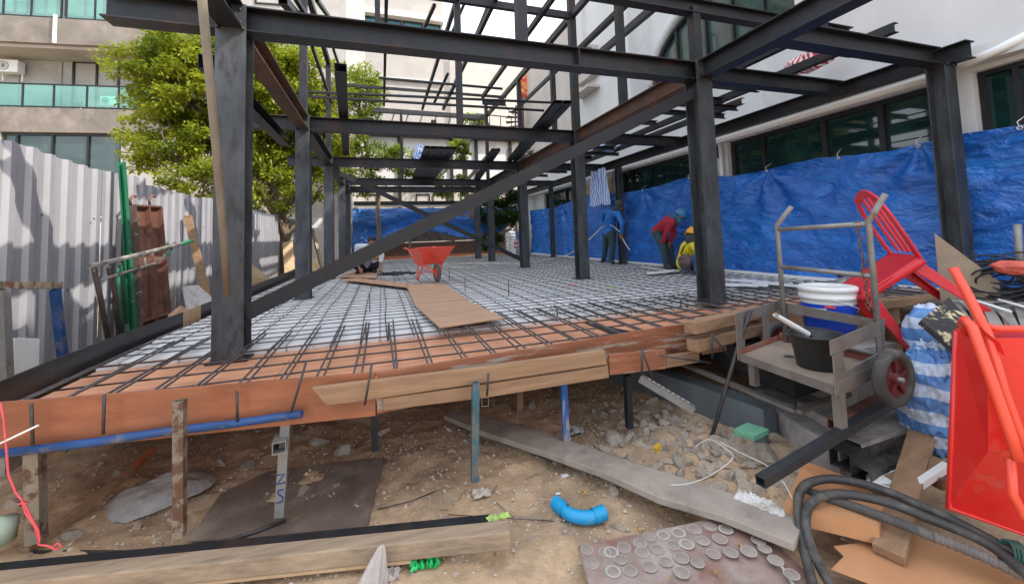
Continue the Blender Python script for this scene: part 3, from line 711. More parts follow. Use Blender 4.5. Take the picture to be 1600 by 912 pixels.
LF.part('balcony_band', CONCB, LB, (sL, sR+.2, zB0, zB1, -1.3, .05))
LF.part('soffit', CONCW, LB, (sL, sR+.2, zB0-.12, zB0-.002, -1.3, -.1))
for k in range(1, 3):
    LF.part('balcony_band', CONCB, LB, (sL, sR+.2, zB0+pitch*k, zB1+pitch*k, -1.3, .05))
mu = [sz(u, 250)[0] for u in (22, 78, 134)]
LF.window(LB, sz(0,250)[0]-3, sz(188,250)[0], zA0-3.0, zA0-.02, -.05, [sz(0,250)[0]-1.4]+mu, GLASSL, .07)
w0 = LF.uv(114, 120, -1.3); w1 = LF.uv(245, 120, -1.3)
LF.window(LB, w0[0], w1[0], LF.uv(160,146,-1.3)[1]-.6, LF.uv(160,98,-1.3)[1], -1.25, [LF.uv(152,120,-1.3)[0], LF.uv(186,120,-1.3)[0]], GLASSL, .07)
for u0, u1 in ((2,46),(51,93),(103,165),(270,308)):
    s0 = LF.uv(u0,10,-1.3)[0]; s1 = LF.uv(u1,10,-1.3)[0]
    LF.window(LB, s0, s1, LF.uv(50,24,-1.3)[1], LF.uv(50,24,-1.3)[1]+2.3, -1.25, [(s0+s1)/2], GLASSB if u0 < 200 else GLASSL, .06)
s0 = LF.uv(398,5)[0]; s1 = LF.uv(440,5)[0]; LF.window(LB, s0, s1, LF.uv(410,7)[1], LF.uv(410,7)[1]+1.6, .02, [], GLASSL, .06)
def balustrade(z0, ss, h=1.0):
    g = LF.part('glass_balustrade', BALGLASS, LB, (ss[0], ss[-1], z0+.08, z0+h-.04, -.06, -.05))
    bs = [(ss[0], ss[-1], z0+h-.04, z0+h, -.08, -.02), (ss[0], ss[-1], z0+.05, z0+.09, -.075, -.03)]
    for s in ss: bs.append((s-.025, s+.025, z0, z0+h-.04, -.082, -.035))
    LF.part('balustrade_frame', FRAMEB, g, *bs)
ss = [sz(u,150)[0] for u in (-70,-20,33,82,134,184,235,290)]
balustrade(zA1, ss, sz(60,130)[1]-zA1); balustrade(zB1, [sz(u,10)[0] for u in (-60,3,47,94)], .95); balustrade(zB1, [sz(u,10)[0] for u in (102,147,200,250)], .95)
LF.part('downpipe', WHITE, LB, (sz(88,30)[0], sz(92,30)[0], zB0-.02+.02, zB1+.1, .06, .13))
for u in (32,98): s = LF.uv(u,100,-1.3)[0]; LF.part('wall_joint', CONCB, LB, (s-.02, s+.02, zA1, zB0-.13, -1.3, -1.285))
def ac(u0, v0, u1, v1, e, label):
    s0, z1 = LF.uv(u0, v0, e); s1, z0 = LF.uv(u1, v1, e)
    t = empty('air_conditioner', LF.p((s0+s1)/2, z0, e), label, 'air conditioner')
    LF.part('casing', WHITE, t, (s0, s1, z0, z1, e-.3, e), bevel=.02)
    mb = MB(); c = LF.p((s0*.6+s1*.4), (z0+z1)/2, e+.003); r = (z1-z0)*.36
    mb.lathe(c, [(r,0),(r,.012),(r*.93,.012),(r*.93,.0)], 24, LF.n)
    for k in range(5): mb.tube([c+LF.d*(r*math.cos(q))+V((0,0,r*math.sin(q)))+LF.n*.008 for q in (k*math.pi/5, k*math.pi/5+math.pi)], .008, 4)
    mb.build('fan_grille', TUBEG, t)
    LF.part('bracket', WHITE, t, (s0+.05, s0+.09, z0-.25, z0-.001, e-.3, e-.26), (s1-.09, s1-.05, z0-.25, z0-.001, e-.3, e-.26))
ac(-10, 92, 27, 113, -.85, 'white air conditioner hung high on the wall at the far left')
ac(156, 150, 178, 165, -.6, 'white air conditioner standing on the balcony floor behind green glass')
s, z = LF.uv(125, 163, -.6)
t = empty('potted_plant', LF.p(s, z, -.6), 'small bright green potted plant behind the balcony glass', 'plant')
MB().lathe(LF.p(s, zA1+.002, -.6), [(.001,0),(.09,0),(.12,.18),(.1,.18)], 16).build('pot', WHITE, t)
def leaf_quads(mb, c, r, n, size, rnd, flat=1.0):
    for _ in range(n):
        while True:
            q = V((rnd.uniform(-1,1), rnd.uniform(-1,1), rnd.uniform(-1,1)))
            if q.length <= 1: break
        p = V(c)+V((q.x*r, q.y*r, q.z*r*flat))
        d = V((rnd.uniform(-1,1), rnd.uniform(-1,1), rnd.uniform(-.8,.5))).normalized(); s = d.cross(V((rnd.uniform(-.4,.4), rnd.uniform(-.4,.4), 1))).normalized()
        L_ = size*rnd.uniform(.5,1.35); W_ = L_*.25; m = p+d*L_*.5
        dr = V((0,0,-L_*.12))
        vs = [mb.bm.verts.new(x) for x in (p, m+s*W_, p+d*L_+dr, m-s*W_)]
        mb.bm.faces.new(vs)
rnd = random.Random(3); mb = MB(); leaf_quads(mb, LF.p(s, zA1+.34, -.6), .2, 220, .12, rnd); mb.build('foliage', LEAFY, t, recalc=False)

# right white building
RF = Face((7.2, 0, 0), (0,-1,0), (-1,0,0))     # s = -y
WB = empty('white_building', (7.2, 0, -.6), 'white rendered building with dark tinted windows on the right', 'building')
zt, zb = 2.4, 1.2
g1, g2 = 2.62, 2.4
def sy(y): return -y
RF.part('wall', WHITEW, WB,
    (sy(14.5), 9, -1, zb, -4, 0), (sy(14.5), 9, 2.4, 4.2, -4, 0),
    (sy(8.3), sy(5.85), zb, zt, -4, 0.0),(sy(2.62), sy(2.28), zb, zt, -4, 0),
    (sy(-.72), sy(-1.02), zb, zt, -4, 0), (sy(-3.6), 9, zb, zt, -4, 0), (sy(14.5), sy(11.2), zb, zt, -4, 0))
RF.window(WB, sy(2.27), sy(-.71), zb+.003, zt-.003, -.08, [sy(1.62), sy(.62), sy(-.1)], fw=.07)
RF.window(WB, sy(5.84), sy(2.63), zb+.003, zt-.003, -.08, [sy(5.45), sy(3.2)], fw=.07)
RF.window(WB, sy(-1.03), sy(-3.59), zb+.003, zt+.0, -.08, [sy(-1.3)], fw=.05)
RF.window(WB, sy(11.19), sy(8.31), zb+.003, zt-.003, -.08, [sy(9.4)], fw=.07)
RF.part('shutter', PLY_PALE, WB, (sy(8.0), sy(7.1), 1.3, 2.3, .002, .03), (sy(7.0), sy(6.2), 1.3, 2.3, .002, .03))
# louvre slats visible behind the tinted glass read on its face
for k, (y0, y1) in enumerate(((2.2,1.68),(.02,-.64))):
    RF.part('louvre', FRAMEB, WB, *[(sy(y0), sy(y1), 1.32+.1*i, 1.335+.1*i, -.15, -.135) for i in range(10)])
RF.part('ledge', WHITEW, WB, (sy(14.5), 9, 2.45, 2.62, .001, .16))
MB().tube([(7.0,12.5,2.42),(7.0,-.9,2.42)], .045, 10).build('rain_pipe', WHITE, WB)
MB().tube([(7.0,-.9,2.42),(7.0,-1.3,2.5),(7.1,-1.6,2.62)], .045, 10).build('rain_pipe', WHITE, WB)
MB().tube([(7.12,2.36,2.4),(7.12,2.36,0)], .035, 10).build('downpipe', WHITE, WB)
# upper wall with recessed arched window bay
yr0, yr1 = 5.3, .9
RF.part('upper_wall', WHITEW, WB, (sy(8.6), sy(yr0), 4.2, 11.0, -4, -.1), (sy(yr1), 6, 4.2, 10.6, -4, -.1), (sy(yr0), sy(yr1), 4.2, 10.8, -4, -.8))
RF.part('upper_wall', CREAMW, WB, (sy(14.5), sy(8.62), 4.2, 8.6, -4, -.3))
def arch():
    yc, w, zspr, rise = 3.1, 1.95, 4.6, 1.25
    mb = MB(); n = 20; e = -.75
    pts = [(yc+w, 3.0)]+[(yc+w*math.cos(math.pi*i/n), zspr+rise*math.sin(math.pi*i/n)) for i in range(n+1)]+[(yc-w, 3.0)]
    gl = [RF.p(sy(y), max(z, 4.21), e) for y, z in pts]
    w_ = MB()
    outer = [RF.p(sy(y), max(z,4.21), e+.06) for y, z in pts]
    w_.tube(outer, .06, 6)
    for y in (1.9, 2.6, 3.3, 4.2):
        zz = zspr+rise*math.sqrt(max(0, 1-((y-yc)/w)**2)); w_.bar(RF.p(sy(y), 4.21, e+.05), RF.p(sy(y), zz, e+.05), .07, .05, up=(0,1,0))
    f = w_.build('arched_window', FRAMEB, WB)
    MB().slab(gl, .02, (-1,0,0)).build('pane', GLASSL, f)
    # wall moulding following the arch
    mo = MB(); mo.tube([RF.p(sy(yc+(w+.28)*math.cos(math.pi*i/n)), zspr+(rise+.28)*math.sin(math.pi*i/n), e+.0) for i in range(n+1)], .13, 6)
    mo.build('arch_moulding', WHITEW, WB)
arch()
t = empty('window_ledge', (7.1, 7.4, 5.2), 'white box shaped window hood high on the white wall', 'window hood')
RF.part('hood', CREAMW, t, (sy(7.9), sy(6.8), 5.5, 6.3, -.1, .12), (sy(7.9), sy(6.8), 6.3, 6.38, -.1, .3))
RF.part('ledge_panel', CREAMW, t, (sy(7.9), sy(6.8), 5.1, 5.18, -.1, .3))
for k, (y, z) in enumerate(((5.95,2.3),(2.5,2.25))):
    t = empty('wall_lamp', (7.1, y, z), ['black wall lamp left of the dark window behind the worker in blue','black wall lamp on the white pillar beside the front right column'][k], 'lamp')
    MB().lathe((7.17,y,z-.12), [(.001,0),(.05,.02),(.06,.1),(.045,.2),(.001,.22)], 16).build('lamp_glass', BLKPL, t)
    MB().tube([(7.2,y,z+.02),(7.12,y,z+.12),(7.17,y,z+.1)], .014, 6).build('lamp_arm', BLKPL, t)
MB().lathe((7.12,5.4,2.3),[(.001,0),(.05,.0),(.05,.12),(.001,.12)],12,(1,0,0)).build('junction_box', BLKPL, label='small dark box with loose wires under the outer beam', cat='junction box')
mb = MB()
for k in range(4): mb.tube([(6.85,5.3+.1*k,2.45),(6.8,5.25+.12*k,2.2-.05*k),(6.9,5.5,2.05+.05*k),(7.1,5.5+.02*k,2.3)], .008, 5)
mb.build('loose_cables', CABLE, label='loose grey cables hanging from the outer beam near the striped cloth', cat='cable')

# back buildings
B1 = Face((0, 32, 0), (1,0,0), (0,-1,0))
TOWM = mat('tower_wall', (.4,.37,.34), .85, 0, .12, .5, (.33,.3,.275), .3, .5, .68, .05, 20)
TB = empty('tower_block', (0,32,0), 'tall pale cream block behind the site, top centre of the view', 'building')
def b1(u, v): return B1.uv(u, v)
s0, s1 = b1(546,60)[0], b1(692,60)[0]
B1.part('wall', TOWM, TB, (s0, s1, 0, 34, -12, 0))
B1.part('corner_strip', CONCB, TB, (s0-.5, s0-.01, 0, 34, -12, .2))
zc = b1(600,22)[1]
B1.part('cornice', WHITEW, TB, (s0-.5, s1+.02, zc-.4, zc+.1, .001, .7)); B1.part('cornice', WHITEW, TB, (s0-.5, s1+.02, zc+3.2, zc+3.7, .001, .7))
z0, z1 = b1(600,40)[1], b1(600,30)[1]
for a_, b_ in ((567,595),(597,627),(629,660),(662,688)):
    B1.window(TB, b1(a_,35)[0], b1(b_,35)[0], z0-1.0, z1, .12, [], GLASSB, .12)
for u in (712,718):
    s = b1(u,150)[0]; MB().tube([B1.p(s,0,.3), B1.p(s,b1(u,78)[1],.3)], .12, 8).build('drainpipe', WHITE, TB)
B1.part('lower_wing', CREAMW, TB, (s1+.01, b1(838,150)[0], 0, b1(760,72)[1], -10, -.3))
z = b1(640,126)[1]; B1.part('string_course', WHITEW, TB, (s0, s1, z-.15, z+.1, .001, .2))
z = b1(650,200)[1]; B1.part('string_course', CONCB, TB, (s0, b1(838,150)[0], z-.2, z, -.298, .22))
# low white garage
B2 = Face((0, 19.5, 0), (1,0,0), (0,-1,0))
def b2(u, v): return B2.uv(u, v)
GA = empty('garage_building', (3,19.5,0), 'low white rendered annex with a black roof edge behind the far tarp', 'building')
s0, s1 = b2(500,250)[0], b2(846,250)[0]; zt_ = b2(700,213)[1]
B2.part('wall', WHITEW, GA, (s0, s1, b2(700,296)[1], zt_-.2, -5, 0))
B2.part('base_wall', CREAMW, GA, (s0, s1, -.2, b2(700,296)[1]-.002, -5, -.05))
B2.part('roof_edge', FRAMEB, GA, (s0-.1, s1+.2, zt_-.2, zt_+.02, -5, .4))
for u in (624,705,744,797): s = b2(u,250)[0]; B2.part('wall_post', STEELD, GA, (s-.09, s+.09, -.2, zt_-.2, .001, .12))
for a_, b_, m in ((560,590,GLASSL),(650,672,WHITE),(676,700,BROWNP),(720,748,GLASSL)):
    B2.window(GA, b2(a_,310)[0], b2(b_,310)[0], b2(600,322)[1]-.6, b2(600,303)[1], .0, [], m if m is GLASSL else m, .06)
# flat canopy edge the far tarp hangs from
B3 = Face((0, 15.2, 0), (1,0,0), (0,-1,0))
t = empty('tarp_canopy', (2,15.2,0), 'flat black canopy edge with a pale underside above the far blue tarp', 'canopy')
s0, s1 = B3.uv(515,320)[0], B3.uv(835,320)[0]; z = B3.uv(650,318)[1]
B3.part('canopy_edge', FRAMEB, t, (s0, s1, z-.07, z+.1, -.6, .1)); B3.part('canopy_lining', WHITE, t, (s0, s1, z-.13, z-.072, -.5, .08))
for u in (640, 808): s = B3.uv(u,350)[0]; B3.part('canopy_post', TUBEG, t, (s-.06, s+.06, -.1, z-.13, -.2, -.08))
t = empty('brick_wall', (4,15.9,-.1), 'low weathered brick wall with rusty tin above it, under the far tarp', 'wall')
BRW = mat('brick_wall', (.24,.15,.1), .9, 0, .2, 5, (.32,.27,.22), 2, .5, .68, .3, 15)
def brick_nodes():
    nt = BRW.node_tree; N = nt.nodes; L = nt.links; b = bsdf(BRW); tcx = [x for x in N if x.type == 'TEX_COORD'][0]
    br = N.new('ShaderNodeTexBrick'); br.inputs['Scale'].default_value = 3; mp = N.new('ShaderNodeMapping'); mp.inputs['Rotation'].default_value = (R(90),0,0)
    L.new(tcx.outputs['Object'], mp.inputs['Vector']); L.new(mp.outputs['Vector'], br.inputs['Vector'])
    br.inputs['Color1'].default_value = (.26,.14,.09,1); br.inputs['Color2'].default_value = (.2,.12,.09,1); br.inputs['Mortar'].default_value = (.3,.27,.23,1)
    L.new(br.outputs['Color'], b.inputs['Base Color'])
brick_nodes()
B4 = Face((0, 15.9, 0), (1,0,0), (0,-1,0))
s0, s1 = B4.uv(600,390)[0], B4.uv(800,390)[0]
B4.part('brickwork', BRW, t, (s0, s1, -.2, B4.uv(700,377)[1], -.2, 0))
mb = MB(); z0, z1 = B4.uv(700,376)[1], B4.uv(700,360)[1]; n = 90
for i in range(n):
    a_ = s0+(s1-s0)*i/n; b_ = s0+(s1-s0)*(i+1)/n; e0, e1 = (.0,.04) if i % 2 else (.04,.0)
    mb.face([B4.p(a_,z0,e0), B4.p(b_,z0,e1), B4.p(b_,z1,e1), B4.p(a_,z1,e0)])
mb.build('tin_sheet', mat('rusty_tin', (.3,.27,.24), .6, .3, .25, 3, (.2,.1,.06), 2), t, recalc=False)

# ------------------------------------------------------------------ corrugated fence
def fence():
    t = empty('metal_fence', (-1.6, 4, -.62), 'tall corrugated zinc fence along the left side of the site', 'fence')
    def fx(y): return -1.6 - (.12*(y-6) if False else 0)
    def panel(y0, y1, ztop, off, label=None, zb_=-.64):
        mb = MB(); per = .2; prof = [(0,0),(.055,0),(.075,.032),(.125,.032),(.145,0),(.155,0),(.158,.006),(.162,0),(.172,0),(.175,.006),(.179,0),(.2,0)]
        pts = []; y = y0
        while y < y1-.001:
            for a, h in prof:
                if y+a <= y1+.001: pts.append((y+a, h))
            y += per
        for (a, h), (b, g) in zip(pts, pts[1:]):
            if b-a < 1e-5: continue
            za = ztop+.02*math.sin(a*3)
            mb.face([(-1.6+off-h*-1-.03, a, zb_), (-1.6+off+g-.03, b, zb_), (-1.6+off+g-.03, b, ztop+.02*math.sin(b*3)), (-1.6+off+h-.03, a, za)])
        o = mb.build('fence_panel', ZINC, t, recalc=False)
        so = o.modifiers.new('thickness', 'SOLIDIFY'); so.thickness = .002
    y = -2.4; k = 0; rnd = random.Random(5)
    while y < 11.5:
        panel(y, y+.8, 1.6+rnd.uniform(-.02,.025) if y < 2.2 else 1.56+rnd.uniform(-.02,.02), .006*(k % 2)); y += .8; k += 1
    for z in (-.1, 1.1):
        MB().bar((-1.66,-2.4,z),(-1.66,11.5,z), .04,.04).build('fence_rail', STEEL, t)
    mb = MB()
    for k in range(40):
        yy = -.2+.4*k*.8; zz = 1.1 if k % 2 else .45
        if yy < 11: mb.lathe((-1.595,yy+.03,zz), [(.009,0),(.007,.006),(.001,.007)], 8, (1,0,0))
    mb.build('screw_head', STEELD, t)
fence()

# ------------------------------------------------------------------ tarps
ALUE = mat('eyelet_metal', (.5,.5,.48), .4, .7)
def side_tarp():
    top = [(828,330),(838,328),(870,324),(905,309),(940,300),(975,303),(1010,296),(1036,291),(1070,280),(1100,272),(1140,276),(1180,270),(1230,259),(1272,249),(1274,248),(1340,242),(1400,235),(1460,221),(1500,212),(1560,203),(1600,197),(1660,186),(1760,170)]
    bot = [(832,398),(900,404),(960,410),(1020,415),(1100,424),(1160,430),(1230,437),(1300,441),(1400,448),(1500,456),(1600,464),(1700,474)]
    tp = [px(u, v, 'x', 7.08) for u, v in top]; bt = [px(u, v, 'x', 7.08) for u, v in bot]
    def interp(ps, y):
        ps = sorted(ps, key=lambda p: p.y)
        if y <= ps[0].y: return ps[0].z
        for a, b in zip(ps, ps[1:]):
            if a.y <= y <= b.y: return a.z+(b.z-a.z)*(y-a.y)/(b.y-a.y+1e-9)
        return ps[-1].z
    folds = [(6.0,1.0),(3.05,.9),(1.35,1.2),(-.6,.8),(9.3,.7),(4.6,.6)]
    def fn(a, b):
        y = 12.3-(12.3+2.2)*a; z0 = -.02+.05*noise.noise(V((y*1.3,0,5))); z1 = interp(tp, y)
        z = z0+(z1-z0)*b
        x = 7.04 - .09*noise.noise(V((y*.9, z*.7, 1))) - .03*noise.noise(V((y*3, z*5+y*.8, 2))) - .03*abs(noise.noise(V((y*3.2+z*2, z*6, 3)))) - .006*abs(noise.noise(V((y*10, z*17-y*6, 4)))) - .035*(1-abs(noise.noise(V((y*1.1, z*2.4+y*.7, 8))))*2)**4*.6
        for yc, s in folds:          # creases fanning from the tie points
            dx = (y-yc); dz = (interp(tp, yc)-z)
            r = math.hypot(dx, dz)+.05; th = math.atan2(dx, dz)
            x -= .06*s*math.sin(th*7+yc)*math.exp(-r*.7)*min(1, r*3)
        x -= .05*(1-b)*(1+.4*noise.noise(V((y*1.5,0,9))))
        return V((min(x, 7.17), y, z))
    tarp = MB().grid(520, 90, fn).build('blue_tarp', TARP, label='wrinkled blue tarpaulin hung along the wall of the white building', cat='tarpaulin', recalc=False)
    for yc in (9.3, 7.6, 6.0, 4.6, 3.05, 1.35, .3, -.6, -1.4):
        a = (12.3-yc)/(14.5); p = fn(a, .985)
        MB().lathe((p.x-.012, p.y, p.z), [(.012,-.002),(.022,-.003),(.024,.0),(.022,.003),(.012,.002)], 14, (1,0,0), closed=True).build('eyelet', ALUE, tarp)
        MB().tube([(p.x-.01,p.y,p.z),(p.x-.02,p.y+.01,p.z+.06),(7.16,p.y+.02,p.z+.14)], .004, 5).build('rope_tie', WHITE, tarp)
    for a in (.34, .71):
        MB().tube([V((fn(a, b).x-.004, fn(a, b).y, fn(a, b).z)) for b in [k/40 for k in range(40)]], .003, 4).build('seam', TARP, tarp)
side_tarp()
def back_tarp():
    bot = [(505,388),(530,392),(560,395),(600,376),(640,366),(674,362),(737,374),(770,366),(787,357),(800,340),(809,330)]
    bt = [px(u, v, 'y', 15) for u, v in bot]
    def lo(x):
        for a, b in zip(bt, bt[1:]):
            if a.x <= x <= b.x: return a.z+(b.z-a.z)*(x-a.x)/(b.x-a.x)
        return bt[0].z if x < bt[0].x else bt[-1].z
    zt = px(650,325,'y',15).z
    def fn(a, b):
        x = bt[0].x+(bt[-1].x-bt[0].x)*a; z0 = lo(x); z = z0+(zt-z0)*b
        y = 15 - .12*math.sin(b*9+2.2*noise.noise(V((x*.5,b*2,0)))+x*.25)*(1-b*.4) - .1*noise.noise(V((x*1.1,z*3,2))) - .03*abs(noise.noise(V((x*4,z*10,4)))) - .3*(1-b)
        return V((x, y, z))
    MB().grid(260, 50, fn).build('blue_tarp', TARP, label='sagging blue tarpaulin hung across the far end of the site', cat='tarpaulin', recalc=False)
back_tarp()
MB().bar((6.98,12.3,.03),(6.98,-1.0,.03), .1,.07).build('white_skirting', WHITE, label='long white strip lying along the foot of the side tarp', cat='strip')
def wstrip(pts, label):
    MB().slab([px(*q,'z',.05) for q in pts], .008, (0,0,1)).build('white_strip', WHITE, label=label, cat='strip')
wstrip([(1000,416),(1040,421),(1062,421),(1060,424),(1020,420)], 'white plastic strip on the mesh by the feet of the worker in red')
wstrip([(1010,425),(1060,421),(1062,423),(1012,428)], 'second white plastic strip lying just in front of the worker in red')
wstrip([(1130,436),(1165,436),(1262,446),(1258,449),(1165,440)], 'long white strip on the mesh right of the front right column')
wstrip([(1128,442),(1200,443),(1200,447),(1128,445)], 'short white strip on the mesh right of the front right column')

# hanging striped cloth
def cloth_hang():
    a = px(925,268,'x',6.6); b = px(945,268,'x',6.6)
    def fn(s, t):
        w = 1+.35*t; c = (a+b)/2; y = c.y+(a.y-b.y)*.5*w*(1-2*s)
        z = a.z-.95*t*(1+.03*math.sin(s*9)); x = 6.6-.05*math.sin(s*22+t*2)-.03*noise.noise(V((s*4,t*4,0)))
        return V((x, y, z))
    MB().grid(60, 40, fn).build('striped_cloth', STRIPEV, label='blue and white striped cloth hanging from the outer beam behind the worker in blue', cat='cloth', recalc=False)
cloth_hang()
def sack(name, c, r, m, label, seed=0, cat='bag', sub=32, parent=None, cr=1):
    def fn(a, b):
        th = a*2*math.pi; ph = (b-.5)*math.pi
        q = V((math.cos(th)*math.cos(ph), math.sin(th)*math.cos(ph), math.sin(ph)))
        k = 1+.22*noise.noise(q*2+V((seed,0,0)))+cr*(.1*abs(noise.noise(q*6+V((seed,3,0))))+.04*noise.noise(q*14))+(cr-1)*.12*abs(noise.noise(V((q.x*4,q.y*4,q.z*1.5+seed))))
        return V((c[0]+q.x*r[0]*k, c[1]+q.y*r[1]*k, c[2]+q.z*r[2]*k))
    return MB().grid(sub*2, sub, fn).build(name, m, parent, label=label, cat=None if parent else cat, loc=c if parent is None else None)
p = px(656,242,'y',7.2); sack('striped_bag', (p.x,p.y,p.z-.0), (.16,.14,.26), STRIPEV, 'tied blue and white plastic bag standing on the third crosswise beam', 3)
p = px(948,232,'x',6.3); sack('striped_bag', (p.x,p.y,p.z), (.2,.3,.12), STRIPEV, 'blue and white plastic sheet bundled on the right bay joists', 4)

# ------------------------------------------------------------------ trees
def tree(name, base, limbs, blobs, nclump, nleaf, size, m, label, seed=1, rc=.34, wm=BARK):
    t = empty(name, base, label, 'tree'); rnd = random.Random(seed)
    mb = MB()
    for pts, r0, r1 in limbs:
        n = len(pts); full = []
        for i in range(n-1):
            for k in range(4):
                q = V(pts[i]).lerp(V(pts[i+1]), k/4); q += V((noise.noise(q*1.5), noise.noise(q*1.5+V((5,5,5))), 0))*.09*(0 if i == k == 0 else 1); full.append(q)
        full.append(V(pts[-1])); rr = [r0+(r1-r0)*i/(len(full)-1) for i in range(len(full))]
        mb.tube(full, rr, 9)
    ends = [V(l[0][-1]) for l in limbs]
    cl = []
    for c, r in blobs:
        k = int(nclump*(r[0]*r[1]*r[2])/sum(b[1][0]*b[1][1]*b[1][2] for b in blobs))+1
        for _ in range(k):
            while True:
                q = V((rnd.uniform(-1,1), rnd.uniform(-1,1), rnd.uniform(-1,1)))
                if .35 < q.length <= 1: break
            q = q.normalized()*(q.length**.6)*(1.02+.5*noise.noise(q*2.2+V((seed,c[0],c[2]))))
            p = V(c)+V((q.x*r[0], q.y*r[1], q.z*r[2]))
            cl.append((p, V(c)))
    for p, c in cl[::3]:
        e = min(ends+[c], key=lambda x: (x-p).length)
        mb.tube([e, e.lerp(p,.5)+V((rnd.uniform(-.1,.1),rnd.uniform(-.1,.1),-.05)), p], [.022,.014,.005], 4)
    mb.build('trunk', wm, t)
    lf = MB()
    for p, c in cl: leaf_quads(lf, p, rc*rnd.uniform(.6,1.15), nleaf, size, rnd, .6)
    lf.build('crown', m, t, recalc=False)
    return t
bx, by = -1.5, 9.3
def tp_(u, v, y): return px(u, v, 'y', y)
fork = tp_(438,340,9.2)
def xyz(p): return (p.x, p.y, p.z)
tree('leafy_tree', (bx,by,-.15), [
    ([(bx,by,-.2),(bx+.02,by,.6),xyz(tp_(440,372,9.3)),xyz(fork)], .22,.14),
    ([xyz(fork),xyz(tp_(400,280,9.0)),xyz(tp_(350,210,8.8)),xyz(tp_(300,160,8.8))], .12,.05),
    ([xyz(fork),xyz(tp_(425,270,9.2)),xyz(tp_(410,180,9.2)),xyz(tp_(400,110,9.4))], .12,.04),
    ([xyz(fork),xyz(tp_(470,290,9.4)),xyz(tp_(500,220,9.6)),xyz(tp_(510,140,9.6))], .11,.04),
    ([xyz(tp_(440,380,9.3)),xyz(tp_(475,330,9.6)),xyz(tp_(520,270,10)),xyz(tp_(560,200,10.4))], .09,.035),
    ([xyz(tp_(455,390,9.3)),xyz(tp_(410,300,8.6)),xyz(tp_(340,270,8.2)),xyz(tp_(270,250,8.0))], .08,.03),
    ], [
    (xyz(tp_(330,150,9.0)), (1.9,1.6,1.5)), (xyz(tp_(268,140,8.8)), (.7,.9,.85)), (xyz(tp_(290,235,8.6)), (.95,1.1,.95)),
    (xyz(tp_(420,170,9.4)), (1.3,1.5,1.7)), (xyz(tp_(480,140,9.8)), (1.1,1.3,1.3)), (xyz(tp_(320,285,8.0)), (.75,.9,.6)),
    (xyz(tp_(500,230,9.8)), (.9,1.1,1.0)), (xyz(tp_(400,290,8.8)), (.9,.9,.8)), (xyz(tp_(285,95,9.0)), (.75,.8,.55)), (xyz(tp_(385,90,9.2)), (1.3,1.2,.9)),
    (xyz(tp_(445,265,9.6)), (1.0,1.0,.95)), (xyz(tp_(370,315,9.0)), (.65,.8,.5)), (xyz(tp_(415,350,10.0)), (.6,.6,.45)),
    ], 900, 120, .12, LEAF, 'big light green leafy tree growing beside the metal fence', 1, .33)
tree('leafy_tree', (1.0,13.2,-.1), [([(1.0,13.4,-.2),(1.0,13.2,2.5),xyz(tp_(562,200,13)),xyz(tp_(560,130,13))], .09,.03)],
    [(xyz(tp_(565,150,13)), (.85,.8,1.25)), (xyz(tp_(545,215,12.5)), (.7,.7,.8)), (xyz(tp_(600,245,13)), (1.5,.8,.45)), (xyz(tp_(560,280,12.6)), (.9,.6,.6)), (xyz(tp_(660,262,13.6)), (1.0,.6,.6))],
    190, 110, .125, LEAFY, 'slender bright green tree rising over the far beams, right of the big tree', 2, .36)
tree('trimmed_tree', (4.9,14.2,-.1), [([xyz(tp_(757,398,14)),xyz(tp_(742,340,14)),xyz(tp_(727,300,14)),xyz(tp_(724,250,14)),xyz(tp_(733,215,14))], .14,.1),
    ([xyz(tp_(727,285,14)),xyz(tp_(750,258,14)),xyz(tp_(768,235,14))], .08,.05), ([xyz(tp_(742,340,14)),xyz(tp_(700,330,14.3)),xyz(tp_(672,330,14.5))], .05,.02)],
    [(xyz(tp_(712,236,14)), (.5,.5,.45)), (xyz(tp_(725,288,14)), (.45,.4,.4)), (xyz(tp_(695,300,14)), (.5,.4,.3))], 38, 60, .17, LEAFY, 'cut back tree with a pale bent trunk before the white annex', 3, .26)
tree('dark_shrub', (6.2,14.4,-.1), [([xyz(tp_(775,400,14)),xyz(tp_(772,360,14)),xyz(tp_(780,320,14))], .06,.03)],
    [(xyz(tp_(782,330,14)), (.95,.6,.6)), (xyz(tp_(790,305,14)), (.7,.5,.4)), (xyz(tp_(766,376,14)), (.55,.4,.4))], 80, 90, .16, LEAFD, 'dark green shrub above the stainless tank', 4, .3)
tree('shrub', (6.9,20,2), [([xyz(tp_(745,215,18)),xyz(tp_(745,190,18))], .05,.03)], [(xyz(tp_(741,188,18)), (.5,.3,.35))], 12, 60, .2, LEAFY, 'small bright shrub top poking above the white annex roof', 5, .3)

